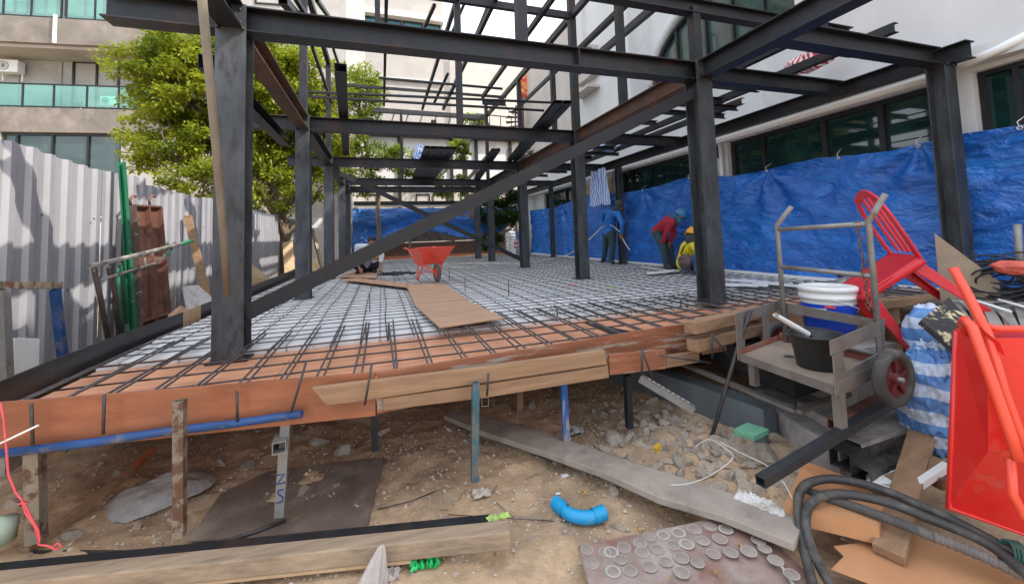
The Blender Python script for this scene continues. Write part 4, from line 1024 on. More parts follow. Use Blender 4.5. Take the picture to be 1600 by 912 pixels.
# ------------------------------------------------------------------ stainless tank
def tank():
    c = px(803,398,'z',0); c.z = 0; r = .4
    t = empty('water_tank', c, 'ribbed stainless water tank standing at the far end of the slab', 'water tank')
    prof = [(.001,0),(r,0)]
    for k in range(8): prof += [(r,.03+.1*k),(r+.018,.05+.1*k),(r+.018,.08+.1*k),(r,.1+.1*k)]
    prof += [(r,.9),(r*.93,.97),(r*.5,1.03),(.12,1.05),(.12,1.1),(.001,1.1)]
    MB().lathe(c, prof, 40).build('tank_body', SS, t)
    n = (CAM-c); n.z = 0; n.normalize(); s = V((-n.y, n.x, 0))
    def patch(x0, x1, z0, z1, e, m, nm, par):
        mb = MB(); k = 8
        def fn(a, b):
            x = x0+(x1-x0)*a; q = math.asin(x/(r+.03)); return c+n*math.cos(q)*(r+e)+s*math.sin(q)*(r+e)+V((0,0,z0+(z1-z0)*b))
        o = mb.grid(k, 1, fn).build(nm, m, par, recalc=False); so = o.modifiers.new('thickness', 'SOLIDIFY'); so.thickness = .002
        return o
    lab = patch(-.02,.2,.3,.62,.03, WHITE, 'label_sheet', t)
    patch(0,.18,.43,.6,.034, RED, 'red_field', lab); patch(-.01,.19,.32,.37,.034, RED, 'red_band', lab)
    mb = MB()
    for k in (-1, 1):
        for q in ((.03,.06),(.09,.12)):
            pass
    def pt(x, z): q = math.asin(x/(r+.04)); return c+n*math.cos(q)*(r+.041)+s*math.sin(q)*(r+.041)+V((0,0,z))
    mb.tube([pt(.03,.57),(pt(.065,.47)),(pt(.09,.54)),(pt(.115,.47)),(pt(.15,.57))], .009, 5)
    mb.tube([pt(.03,.57),pt(.15,.57)], .007, 5)
    mb.build('emblem', WHITE, lab)
tank()
p = px(774,392,'z',.12); sack('cement_bag', (p.x,p.y,.15), (.25,.2,.22), WHITE, 'crumpled pale sack left of the stainless tank', 6)
# spiral stair and canvas behind
def spiral():
    c = px(818,200,'y',13.5)
    t = empty('spiral_stair', (c.x,c.y,2.6), 'small dark spiral stair beside the white wall, under an orange canvas', 'stair')
    MB().tube([(c.x,c.y,.1),(c.x,c.y,7.2)], .05, 8).build('centre_pole', BROWNP, t)
    for k in range(24):
        a = k*.42; z = 2.6+.16*k
        MB().slab([(c.x,c.y,z),(c.x+.8*math.cos(a),c.y+.8*math.sin(a),z),(c.x+.8*math.cos(a+.42),c.y+.8*math.sin(a+.42),z)], .03, (0,0,1)).build('stair_tread', STEEL, t)
    MB().tube([(c.x+.8*math.cos(k*.21),c.y+.8*math.sin(k*.21),3.4+.08*k) for k in range(48)], .02, 6).build('stair_rail', BROWNP, t)
    cc = px(826,133,'y',13.5)
    def fn(a, b):
        th = a*math.pi*2; rr = .55*b; return V((cc.x+rr*math.cos(th), cc.y-.1*(1-b)+.05*math.sin(th*6)*b, cc.z+rr*1.3*math.sin(th)))
    cm = mat('canvas', (.85,.4,.08), .8, 0, .05, 3, (.65,.05,.05), .9, .45, .5, .05)
    MB().grid(24, 5, fn).build('round_canvas', cm, label='orange and red round canvas high beside the spiral stair', cat='canvas', recalc=False)
    for k, u in enumerate((806,812,817)):
        MB().tube([px(u,165,'y',13.3), px(u-1+k,212,'y',13.3)], .035, 6).build('brown_pipe', BROWNP, label='reddish brown upright pipe beside the spiral stair', cat='pipe', group='brown upright pipes')
spiral()
c = px(1264,98,'x',6.6); sack('red_white_bag', (c.x,c.y,c.z), (.2,.3,.12), striped('red_white','Y',5,(.8,.78,.76),(.6,.03,.06)), 'red and white sheet bundled on the right bay joists under the top', 8)

# ------------------------------------------------------------------ under the platform, pit, kerbs
MB().bar((-.9,.62,-.34),(3.0,.62,-.34), .2,.54).build('light_blocking_beam', CONC, label='added concrete beam blocking light under the slab', cat='beam')  # added crosswise to block light and darken the space under the deck
MB().bar((-.98,-.5,-.35),(-.98,11,-.35), .12,.5).build('light_blocking_beam', CONC, label='long added beam blocking light under the left edge of the slab', cat='beam')  # added to close the left side so less light gets under the slab
w0, w1 = (2.85,.4), (3.62,-1.62)
def pg2(u, v, z): return px(u, v, 'z', z)
a = pg2(1010,575,-.33); b = pg2(1192,640,-.33)
d = (b-a).normalized(); far = a-d*1.4
MB().slab([far, b, b+V((d.y*-1,d.x,0))*.14, far+V((-d.y,d.x,0))*.14], .5, (0,0,1)).build('pit_wall', PITW, label='smooth dark grey concrete pit wall under the platform, right of the props', cat='wall', bevel=.004)
def block(pts, z, th, label, m=CONC, name='concrete_block', cat='concrete block'):
    ps = [px(u, v, 'z', z) for u, v in pts]
    n = (ps[1]-ps[0]).cross(ps[2]-ps[0])
    if n.z < 0: ps = ps[::-1]
    o = MB().slab(ps, th, (0,0,1)).build(name, m, label=label, cat=cat)
    bv = o.modifiers.new('bevel', 'BEVEL'); bv.width = .012; bv.segments = 2
    sd = o.modifiers.new('sub', 'SUBSURF'); sd.subdivision_type = 'SIMPLE'; sd.levels = 4; sd.render_levels = 4
    tx = bpy.data.textures.new('chip', 'CLOUDS'); tx.noise_scale = .08
    dp = o.modifiers.new('chips', 'DISPLACE'); dp.texture = tx; dp.strength = .018; dp.texture_coords = 'GLOBAL'
    return o
block([(1182,588),(1400,664),(1310,702),(1180,620)], -.38, .34, 'long rough concrete kerb block below the cart')
block([(1250,600),(1340,622),(1420,652),(1320,672),(1245,628)], -.33, .12, 'flat concrete slab piece under the front leg of the cart')
# black box with grey frame under the cart
def edge_frame(pts, z, w, h, label, m):
    ps = [px(u, v, 'z', z) for u, v in pts]; mb = MB()
    for p, q in zip(ps, ps[1:]): mb.bar(p, q, w, h)
    return mb.build('edge_iron', m, label=label, cat='edge iron', bevel=.003)
edge_frame([(1060,566),(1245,642),(1345,607)], -.24, .05,.02, 'flat grey steel frame around the black box under the cart', CARTM)
A = px(1245,628,'z',-.235); B = px(1165,590,'z',-.235); Cc = px(1330,603,'z',-.235)
q0, q1, q2 = A+V((.05,.05,0)), A+(B-A)*2.2+V((.05,.05,0)), A+(Cc-A)*1.1+V((0,.05,0))
MB().slab([q0, q2, q2+(q1-q0), q1], .004, (0,0,1)).slab([p+V((0,0,.18)) for p in (q0, q2, q2+(q1-q0), q1)], .175, (0,0,1)).build('black_box', BLKPL, label='matt black box standing in the shade under the cart', cat='box')
# steel tubes on the kerb
TBK = mat('dusty_black_tube', (.03,.03,.03), .6, .2, .3, 8, (.14,.12,.1), 5, .5, .68, .1, 50)
def stube(a, b, w, h, m, label, t=.004, name='steel_tube'):
    return MB().tubebox(a, b, w, h, t).build(name, m, label=label, cat='steel tube')
stube(pd(1188,752,1.72), pd(1440,600,2.35), .042,.04, STEEL, 'dark square steel tube leaning from the cart wheel down to the rubble')
stube(px(1303,664,'z',-.22), px(1400,612,'z',-.2), .06,.05, BROWNP, 'short brown painted channel under the cart beside the wheel')
stube(px(1312,718,'z',-.4), px(1450,668,'z',-.4), .1,.09, TBK, 'black square tube end below the concrete kerb, left of the two')
stube(px(1345,745,'z',-.45), px(1480,700,'z',-.45), .09,.09, TBK, 'black square tube end below the concrete kerb, right of the two')
stube(px(1320,690,'z',-.36), px(1460,640,'z',-.34), .16,.05, CONC, 'grey concrete batten lying over the black tubes')

# ------------------------------------------------------------------ rubble
def rock_mesh(seed, m, sub=3):
    bm = bmesh.new(); bmesh.ops.create_icosphere(bm, subdivisions=sub, radius=1)
    rnd = random.Random(seed); planes = []
    for _ in range(9):
        n = V((rnd.uniform(-1,1),rnd.uniform(-1,1),rnd.uniform(-1,1))).normalized(); planes.append((n, rnd.uniform(.3,.75)))
    for v in bm.verts:
        for n, d in planes:
            k = v.co.dot(n)
            if k > d: v.co -= n*(k-d)
        v.co *= 1+.08*noise.noise(v.co*2.5+V((seed,0,0)))+.03*noise.noise(v.co*7)
    me = bpy.data.meshes.new('rubble_stone'); bm.to_mesh(me); bm.free(); me.materials.append(m); return me
ROCKS = [rock_mesh(i, [ROCK, ROCKD][i % 2]) for i in range(10)]
def rock(x, y, r, seed, label, z=None, flat=.7, me=None, group=None):
    rnd = random.Random(seed); o = bpy.data.objects.new('rubble_stone', me or ROCKS[seed % 10]); COL.objects.link(o)
    o.scale = (r*rnd.uniform(.8,1.3), r*rnd.uniform(.7,1.1), r*flat*rnd.uniform(.7,1.1)); o.rotation_euler = (rnd.uniform(-.5,.5), rnd.uniform(-.5,.5), rnd.uniform(0,6.3))
    o.location = (x, y, (Gd(x,y) if z is None else z)+r*flat*.15)
    return tag(o, label, 'stone', group)
named = [(1080,668,.1,'large pale brown stone lying in the middle of the rubble'),(952,0,0,'')][:1]
for i, (u, v, r, lab) in enumerate(((965,690,.1,'broad pale lump of rubble right of the grey prop post'),(1035,690,.055,'small blocky pale stone right of the broad lump'),(1058,660,.095,'grey concrete lump behind the rusty plate'),
        (1140,700,.12,'flat pale concrete piece in front of the green sponge'),(1195,715,.15,'large brown rock below the green sponge, against the kerb'),(1110,735,.09,'flat tan slab of rubble at the foot of the ribbed bar'),
        (470,775,.062,'grey stone on the brown sheet beside the flaking white post'),(597,672,.075,'brown rock at the foot of the dark post under the platform'),(535,705,.09,'rounded grey rock behind the brown sheet'),
        (690,745,.02,'small pale pebble like stone right of the brown sheet'),(995,735,.04,'tan stone beside the dusty board'),(1235,770,.1,'brown rock behind the cardboard box'),
        (60,800,.06,'grey lump of rubble beside the thick corner post'),(1165,760,.07,'tan broken slab above the white patch of plaster'),(1410,768,.05,'small grey stone beside the leaning plank'))):
    p = pg(u, v); rock(p.x, p.y, r, i*3+1, lab)
rb = ROCKS[0].copy(); rb.materials.clear(); rb.materials.append(BRICK)
p = pg(1215,740); 
rnd = random.Random(12)
def in_deck(x, y): return y > fy(max(-.84, min(4.2, x)))-.02
for i in range(260):
    k = rnd.random()
    if k < .55: x = rnd.gauss(3.0,.4); y = rnd.gauss(-1.15,.3)
    elif k < .8: x = rnd.uniform(-.7,3.4); y = rnd.uniform(-.7,1.4)
    else: x = rnd.uniform(.2,3.4); y = rnd.uniform(-1.9,-.7)
    if y < -1.5 and x < 2.2 and rnd.random() < .7: continue
    rock(x, y, rnd.uniform(.015,.05)*(1.3 if k < .55 else 1)*(.55 if k > .8 else 1), 50+i, 'loose chunk of broken concrete among the rubble under the platform edge', group='loose rubble chunks')
def pebbles():
    mb = MB(); rnd = random.Random(77)
    for i in range(6500):
        if i < 4200: x = rnd.uniform(-.8,3.6); y = rnd.uniform(-2.1,.6)
        else: x = rnd.gauss(2.9,.5); y = rnd.gauss(-1.2,.45)
        if y > 1.5: continue
        r = rnd.uniform(.003,.009) if rnd.random() < .8 else rnd.uniform(.009,.016)
        z = Gd(x, y)+r*.2; c = V((x,y,z)); vs = []
        for a_ in range(5):
            q = a_*1.257+rnd.uniform(-.3,.3); vs.append(mb.bm.verts.new(c+V((math.cos(q)*r*rnd.uniform(.7,1.2), math.sin(q)*r*rnd.uniform(.7,1.2), 0))))
        tp = mb.bm.verts.new(c+V((0,0,r*.8)))
        for a_ in range(5): mb.bm.faces.new((vs[a_], vs[(a_+1)%5], tp))
    mb.build('gravel', ROCK, label='small stones and grit scattered over the bare earth', cat='gravel', kind='stuff', recalc=False)
BIG = [(1010,668,.07),(1028,650,.08),(1000,700,.05),(1090,700,.07),(1122,760,.05),(1150,745,.075),(1168,725,.06),(1205,755,.08),(1228,735,.07),(1075,725,.045),(1100,690,.06),(1130,680,.06),(1060,690,.05),(940,668,.05),(975,665,.06),(1165,700,.05),(1215,690,.09),(1245,735,.08),(1185,765,.05),(1110,715,.05)]
for i, (u, v, r) in enumerate(BIG):
    p = pg(u, v); rock(p.x, p.y, r, 820+i, 'larger broken piece of pale concrete in the rubble between the dusty board and the kerb', flat=[.8,.4,.6][i%3], group='larger rubble pieces', me=ROCKS[(i*2) % 10])
pebbles()
def litter_bits():
    rnd = random.Random(5)
    LEAFL = mat('dry_leaf', (.55,.33,.06), .7, 0, .3, 20)
    for i, (u, v) in enumerate(((1030,735),(870,706),(700,700),(775,733),(915,772),(1035,796),(1040,804),(1120,770),(985,780),(1130,850),(1157,855),(1118,897),(1050,905),(752,865),(720,808),(1225,755),(910,770),(1000,830))):
        p = pg(u, v, .003); 
        if i in (9,10,11,12): p = px(u, v, 'z', -.575)
        if i in (7,): p = px(u, v, 'z', -.52)
        L_ = rnd.uniform(.02,.035); th = rnd.uniform(0,6.3); d = V((math.cos(th),math.sin(th),0)); s = V((-d.y,d.x,0))
        mb = MB(); mb.bm.verts.ensure_lookup_table()
        def fn(a, b): return p+d*L_*(a-.5)+s*L_*.22*(b-.5)*2*math.sin(math.pi*min(.98,max(.02,a)))+V((0,0,.006+.008*abs(b-.5)*2+.004*math.sin(a*5)))
        mb.grid(6, 2, fn).build('dry_leaf', LEAFL, label='small dry yellow leaf lying on the ground', cat='leaf', group='fallen dry leaves', recalc=False)
    for i in range(26):
        x = rnd.uniform(.5,2.3); y = rnd.uniform(-2.0,-1.1); th = rnd.uniform(0,6.3); l = rnd.uniform(.03,.11); z = Gd(x,y)
        MB().tube([(x,y,z+.005),(x+l*.5*math.cos(th),y+l*.5*math.sin(th),z+.012),(x+l*math.cos(th+.2),y+l*math.sin(th+.2),z+.005)], .0022, 5).build('twig', TIMBER, label='thin dry twig or straw lying on the earth', cat='twig', group='scattered twigs')
litter_bits()

# ------------------------------------------------------------------ foreground boards and debris
def ground_poly(name, pts, z, th, m, label, cat, bevel=.002, zs=None):
    ps = [px(u, v, 'z', (zs[i] if zs else z)) for i, (u, v) in enumerate(pts)]
    n = (ps[1]-ps[0]).cross(ps[2]-ps[0])
    if n.z < 0: ps = ps[::-1]; n = -n
    return MB().slab(ps, th, n.normalized()).build(name, m, label=label, cat=cat, bevel=bevel)
BROWNSH = mat('dirty_brown_sheet', (.16,.115,.09), .75, 0, .3, 3, (.3,.25,.2), 2.2, .5, .7, .15, 40)
ground_poly('plywood_sheet', [(292,843),(345,770),(420,735),(600,713),(571,833),(520,833),(470,842),(380,838)], -.6, .012, BROWNSH, 'dirty dark brown sheet lying on the earth under the platform', 'plywood')
a, b = px(-40,905,'z',-.6), px(785,835,'z',-.6); a2 = px(790,842,'z',-.6)
bm0, bm1 = px(-60,922,'z',-.56), px(797,834,'z',-.56)
MB().bar(bm0, bm1, .085,.075).build('timber_beam', TIMBERG, label='thick dusty timber lying along the bottom left of the view', cat='timber', bevel=.006)
MB().bar(bm0+V((0,-.03,-.042)), bm0.lerp(bm1,.8)+V((0,-.03,-.042)), .034,.01).build('timber_lath', PLY_PALE, label='thin pale lath under the near side of the thick timber', cat='timber')
s0_, s1_ = px(-40,900,'z',-.575), px(768,818,'z',-.575)
MB().cbeam(s0_, s1_, .05,.06, side=1).build('steel_channel', STEEL, label='dark steel channel lying right behind the thick timber', cat='steel channel')
MB().tube([pg(40,862,.02),pg(200,862,.02),pg(310,858,.03),pg(400,830,.03),pg(447,812,.03)], .008, 6).build('steel_bar', REBAR, label='ribbed steel bar lying on the ground before the white sack', cat='steel bar')
MB().bar(pg(38,862,.03), px(205,735,'z',-.5), .04,.035).build('wood_strip', TIMBER, label='brown wood strip lying behind the corner post at the left', cat='timber', bevel=.002)
MB().bar(px(205,735,'z',-.5), px(240,700,'z',-.45), .04,.035).build('wood_strip', PLY_OR, label='reddish end piece of wood strip in the dark under the left board', cat='timber', bevel=.002)
MB().bar(px(-20,775,'y',-1.02), px(95,705,'y',-.8), .07,.06).build('wood_strip', TIMBERG, label='dusty whitish plank end behind the corner post at the far left', cat='timber')
MB().bar(px(330,650,'z',-.35), px(600,640,'z',-.3), .05,.03).build('wood_strip', TIMBER, label='reddish strip of wood in the dark behind the flaking white post', cat='timber')
# dusty long board
L0, L1 = px(697,650,'z',-.56), px(1245,830,'z',-.54)
d = (L1-L0).normalized(); s = V((d.y,-d.x,0))
lb = [px(u, v, 'z', -.54+.00008*(u-700)) for u, v in ((716,638),(850,674),(999,724),(1148,771),(1262,805),(1240,848),(1127,804),(1029,776),(939,736),(850,705),(750,672),(693,648))]
MB().slab(lb[::-1], .035, (0,0,1)).build('dusty_board', BOARD, label='long thick dusty grey board running from the centre down to the right', cat='board', bevel=.004)
# ringed sheet
rs_pts = [(903,852),(1160,800),(1300,930),(925,930)]
ps = [px(u, v, 'z', -.585+.03*(i == 1)) for i, (u, v) in enumerate(rs_pts)]
RSO = empty('ringed_sheet', ps[0], 'reddish brown sheet covered with pale round can marks at the bottom right', 'plywood')
MB().slab(ps[::-1], .012, (0,0,1)).build('sheet_board', mat('red_brown_sheet', (.22,.115,.085), .6, 0, .22, 5, (.38,.33,.29), 3.2, .42, .66, .08, 50), RSO, bevel=.002)
RING = mat('ring_mark', (.42,.38,.34), .85, 0, .2, 25, None, bump=0); DUST = mat('dust_disc', (.3,.25,.215), .85, 0, .22, 12, None, bump=0)
rnd = random.Random(4)
for i, (u, v) in enumerate(((917,858),(925,880),(945,862),(955,845+17),(975,855),(1000,838+10),(1015,838),(1036,836),(1060,832),(1085,827),(1110,823),(1134,827),(1153,815),(1003,863),(1027,858),(1052,852),(1073,850),(1098,845),(1125,842),(958,893),(985,892),(1015,886),(1040,878),(1065,872),(1090,880),(1115,866),(1142,864),(1170,862),(1185,845),(1212,876),(1237,898),(970,875),(1065,895),(1195,858))):
    r_ = ray(u, v); nn_ = (ps[1]-ps[0]).cross(ps[3]-ps[0]).normalized(); nn_ = nn_ if nn_.z > 0 else -nn_; c = CAM+r_*((ps[0]-CAM).dot(nn_)/r_.dot(nn_))+nn_*(.0008+i*.0001); r = rnd.uniform(.026,.031)
    mb = MB(); mb.lathe(c+nn_*.0004, [(r*.9,0),(r,.0005),(r*1.02,0)] if rnd.random() < .75 else [(r*.75,0),(r,.0005),(r*1.06,0)], 24, nn_)
    mb.build('ring_mark', RING, RSO); 
    MB().lathe(c, [(.0001,0.0003),(r*.95,.0002),(r*.96,0)], 24, nn_).build('dust_disc', DUST, RSO)
c = [px(u, v, 'z', -.573) for u, v in ((1148,806),(1160,815),(1182,838),(1205,860),(1222,885),(1240,912))]
mb = MB(); w_ = .012
for p, q in zip(c, c[1:]):
    d_ = (q-p).normalized(); s_ = V((d_.y,-d_.x,0))*rnd.uniform(.005,.01); mb.slab([p-s_, q-s_, q+s_, p+s_], .003, (0,0,1))
mb.build('plaster_streak', WHITE, RSO)
# white plaster patch, rag, leaves
def crumple(name, c, r, m, label, cat, seed, n=22, h=.4, amp=.35, parent=None):
    c = V(c)
    def fn(a, b):
        x, y = (a-.5)*2, (b-.5)*2; k = 1+.35*noise.noise(V((x*1.2+seed,y*1.2,0)))
        z = r*h*(.5+amp*2.2*noise.noise(V((x*2.1,y*2.1,seed)))+amp*abs(noise.noise(V((x*5,y*5,seed+3)))))*(1-.5*(x*x+y*y)/2)
        return c+V((x*r*k, y*r*k*.7, max(.003, z)))
    o = MB().grid(n, n, fn).build(name, m, parent, label=label, cat=cat, recalc=False)
    so = o.modifiers.new('thickness', 'SOLIDIFY'); so.thickness = .0015; return o
RAG = mat('rag', (.52,.45,.38), .9, 0, .1, 10, (.3,.2,.14), 8, .58, .7, .2, 60)
crumple('crumpled_rag', pg(752,775), .05, RAG, 'crumpled dirty white rag on the earth above the end of the thick timber', 'rag', 3, h=.9)
crumple('paper_scrap', pg(883,743), .022, WHITE, 'small white and red paper scrap above the blue pipe bend', 'paper', 4, 8)
crumple('paper_scrap', pg(872,771), .013, WHITE, 'tiny white paper scrap just above the blue pipe bend', 'paper', 5, 6)
crumple('newspaper_sheet', pg(897,675,.02), .065, mat('newsprint', (.4,.39,.38), .8, 0, .3, 18, (.1,.1,.1), 14, .5, .6), 'crumpled grey printed paper behind the blue and grey post', 'paper', 6, h=.6)
crumple('green_plastic_tie', pg(652,887), .03, GRNB, 'bright green crumpled plastic strip at the bottom centre', 'plastic', 7, h=1.0, amp=.6)
crumple('green_plastic_tie', pg(676,884), .028, GRNB, 'right hand bright green plastic knot at the bottom centre', 'plastic', 9, h=1.2, amp=.7)
LIME = mat('lime_wrap', (.42,.6,.16), .6, 0, .2, 12, (.7,.72,.5), 9, .55, .65)
crumple('green_wrapper', px(770,812,'z',-.55), .026, LIME, 'left pale green leaf like wrapper at the end of the thick timber', 'wrapper', 8, h=1.0)
crumple('green_wrapper', px(788,808,'z',-.55), .026, LIME, 'right pale green leaf like wrapper at the end of the thick timber', 'wrapper', 11, h=.9)
PLASTIC = mat('clear_plastic', (.62,.57,.54), .25, 0, .1, 9, None, bump=.4, bump_scale=25)
bsdf(PLASTIC).inputs['Alpha'].default_value = .5
def bagcone():
    b0 = pg(575,930); t0_ = px(597,850,'y',b0.y+.03)
    def fn(a, b):
        th = a*2*math.pi; r = .06*(1-b)**.7+.006; k = 1+.16*math.sin(th*5+b*4)+.08*math.sin(th*9)
        return b0.lerp(t0_, b)+V((math.cos(th)*r*k, math.sin(th)*r*k*.7, 0))
    MB().grid(50, 24, fn).build('clear_bag', PLASTIC, label='clear plastic bag standing in a point at the bottom, left of the green strip', cat='plastic bag', recalc=False)
    crumple('clear_bag', pg(608,905), .045, PLASTIC, 'flattened clear plastic bag beside the pointed one', 'plastic bag', 12, h=1.1)
bagcone()
SACKW = mat('white_sack', (.36,.34,.32), .7, 0, .15, 5, (.22,.18,.15), 3, .52, .7, .5, 14)
def flat_sack():
    cs = [pg(165,800,.03), pg(262,748,.03), pg(330,735,.05), pg(338,765,.03), pg(225,822,.02)]
    o = (cs[0]+cs[2])/2; ex = (cs[2]-cs[0])/2; ey = V((-.11,.14,0))
    def fn(a, b):
        th = a*2*math.pi; rr = b; x = math.copysign(abs(math.cos(th))**.6, math.cos(th))*rr; y = math.copysign(abs(math.sin(th))**.6, math.sin(th))*rr
        z = .075*(1-rr**3)*(1+.3*noise.noise(V((x*2,y*2,3))))+.01*noise.noise(V((x*7,y*7,1)))
        return o+ex*x+ey*y+V((0,0,z-.02))
    MB().grid(60, 16, fn).build('white_sack', SACKW, label='flat dirty white sack lying under the platform behind the rusty post', cat='sack', recalc=True)
flat_sack()
def plaster():
    a, b = px(1148,770,'z',-.49), px(1222,800,'z',-.49); d = b-a
    n_ = V((-d.y,d.x,0)).normalized()
    def fn(s, t): 
        w = .045*(.6+.9*abs(noise.noise(V((s*6,t,3))))); p = a+d*(s*1.15-.05)+n_*(t-.35)*w*2
        e = (1-(2*s-1)**2)*(1-(2*t-1)**2); return p+V((0,0,-.02+.03*min(1,e*3)+.02*noise.noise(V((s*14,t*7,1)))*min(1,e*3)))
    MB().grid(60, 16, fn).build('plaster_patch', mat('plaster', (.62,.6,.56), .9, 0, .15, 12, (.4,.35,.3), 9, .5, .6, .6, 40), label='white crushed plaster heap between the dusty board and the brown rock', cat='plaster', recalc=False)
plaster()
sack('foam_sheet', tuple(px(1400,745,'z',-.46)), (.17,.08,.03), WHITE, 'greyish white plastic sheet behind the cardboard box', 15, 'plastic sheet')
# green sponge block
sp = [px(u, v, 'z', -.39) for u, v in ((1146,678),(1168,667),(1202,678),(1178,690))]
MB().slab(sp, .03).build('green_block', mat('green_foam', (.12,.32,.2), .9, 0, .15, 12, None, bump=.6), label='flat green foam block resting on the rubble', cat='foam block', bevel=.004)
# tipped rusty hammer like plate
MB().slab([px(1070,648,'y',-1.02), px(1086,672,'y',-1.08), px(1068,695,'y',-1.08), px(1052,664,'y',-1.02)], .02).build('rusty_plate', BROWNP, label='rusty flat steel head standing in the rubble', cat='steel plate')
MB().tube([px(990,648,'y',-.8), px(1058,668,'y',-1.0)], .02, 8).build('rusty_pipe', BROWNP, label='rusty pipe lying behind the rusty steel head', cat='pipe')
MB().slab([px(1021,697,'z',-.48), px(1028,690,'z',-.48), px(1033,695,'z',-.48), px(1026,702,'z',-.48)], .02, (0,0,1)).build('yellow_wrapper', mat('yellow', (.65,.4,.03), .5), label='small yellow and dark packet in the rubble', cat='packet')
# leaning ribbed bar
def ribbed():
    pts = [px(1106,703,'y',-1.36), px(1130,620,'y',-1.42), px(1150,552,'y',-1.48), px(1163,512,'y',-1.5), px(1173,484,'y',-1.52)]
    t = empty('ribbed_bar', pts[0], 'thick ribbed steel bar leaning upright out of the rubble before the cart', 'steel bar')
    MB().tube(pts, .0125, 10).build('bar_core', REBAR, t)
    mb = MB()
    for k in range(46):
        f_ = k/46*(len(pts)-1); i = int(f_); p = pts[i].lerp(pts[i+1], f_-i); d_ = (pts[i+1]-pts[i]).normalized()
        d2 = (d_+V((.25,0,0))).normalized(); mb.lathe(p, [(.012,-.003),(.0155,0),(.012,.003)], 10, d2)
    mb.build('bar_ribs', REBAR, t)
ribbed()
# blue pvc elbow
def elbow():
    zc_ = -.6
    pts = [px(868,786,'z',zc_), px(890,812,'z',zc_)]
    p0 = pg(868,784,.04); p1 = pg(892,806,.04); p2 = pg(912,812,.04); p3 = pg(944,800,.04)
    t = empty('pipe_elbow', p2, 'bright blue plastic pipe bend lying on the earth', 'pipe bend')
    path = [p0, p0.lerp(p1,.7)]
    for k in range(9):
        a_ = k/8; path.append((p0.lerp(p1,.7)*(1-a_)**2)+((p1+V((.01,-.02,0)))*2*a_*(1-a_))+(p2.lerp(p3,.35))*a_**2)
    path.append(p3)
    r = .031
    mb = MB(); mb.tube(path, r, 20, cap=False); mb.tube(path, r-.004, 20, cap=False); mb.build('bend_body', PVC, t)
    mb = MB(); mb.tube([p0, p0.lerp(p1,.62)], r+.004, 20, cap=False); mb.tube([p0, p0.lerp(p1,.62)], r-.003, 20, cap=False); mb.build('socket', PVC, t)
    mb = MB(); mb.tube([p2.lerp(p3,.45), p3], r+.004, 20, cap=False); mb.tube([p2.lerp(p3,.45), p3], r-.003, 20, cap=False); mb.build('socket', PVC, t)
    for q, dd in ((p0, p1-p0),(p3, p2-p3)):
        MB().lathe(q+dd.normalized()*.004, [(.001,0),(r-.004,0)], 20, dd.normalized()).build('dark_opening', SHOE, t)
        w = MB(); w.lathe(q, [(r-.003,0),(r+.005,0),(r+.005,.004),(r-.003,.004)], 20, dd.normalized(), closed=True); w.build('socket_rim', PVC, t)
    MB().tube([p0.lerp(p1,.5)+V((.02,-.045,-.02)), p0.lerp(p1,.5)+V((.03,-.01,.03)), p0.lerp(p1,.5)+V((.02,.02,.035)), pg(860,812,.005), pg(800,806,.005), pg(770,780,.004)], .0022, 5).build('tie_wire', TUBEG, label='thin wire looped over the blue pipe bend and trailing left', cat='wire')
elbow()
MB().tube([pg(885,815,.01), pg(700,803,.01)], .002, 4).build('thin_wire', REBAR, label='thin rusty wire lying on the earth above the green wrapper', cat='wire')
MB().tube([pg(590,795,.01), pg(640,783,.012), pg(685,765,.01)], .003, 5).build('thin_wire', REBAR, label='rusty wire running from the brown sheet to the middle', cat='wire')
MB().tube(smooth_path([px(1048,757,'z',-.5), px(1075,755,'z',-.49), px(1110,742,'z',-.45), px(1145,715,'z',-.4), px(1130,698,'z',-.38), px(1108,686,'z',-.38), px(1085,698,'z',-.42)]), .0016, 5).build('white_string', WHITE, label='thin white string lying over the rubble at the foot of the ribbed bar', cat='string')
MB().tube(smooth_path([px(1125,690,'z',-.35), px(1160,708,'z',-.34), px(1200,728,'z',-.34), px(1222,750,'z',-.36), px(1238,778,'z',-.4)]), .0016, 5).build('white_string', WHITE, label='thin white string hanging over the dark steel tube', cat='string')
PINK = mat('pink_cord', (.7,.1,.12), .7, 0, .15, 30)
MB().tube([px(u, v, 'y', -1.3) for u, v in ((0,628),(6,655),(10,700),(13,740),(24,768),(38,785),(45,800),(52,815),(60,828),(62,842),(60,850),(75,852),(88,858),(97,852),(90,848),(80,856))], .004, 6).build('pink_cord', PINK, label='pink cord hanging down at the far left edge and curling on the ground', cat='cord')
MB().tube([px(28,787,'y',-1.3), px(45,784,'y',-1.3), px(34,780,'y',-1.3), px(40,800,'y',-1.3), px(55,822,'y',-1.3), px(60,842,'y',-1.3)], .004, 6).build('pink_cord', PINK, label='second knotted strand of pink cord beside the first', cat='cord')
MB().tube([px(-10,697,'y',-1.3), px(20,683,'y',-1.3), px(60,664,'y',-1.3)], .0045, 6).build('white_wire', WHITE, label='stiff white wire poking in at the left edge over the blue pipe', cat='wire')
MB().lathe(px(0,850,'z',-.5), [(.001,0),(.05,.01),(.055,.1),(.001,.12)], 16).build('bucket_end', mat('pale_green', (.35,.42,.33), .6), label='pale green rounded plastic pot cut off by the left edge', cat='pot')

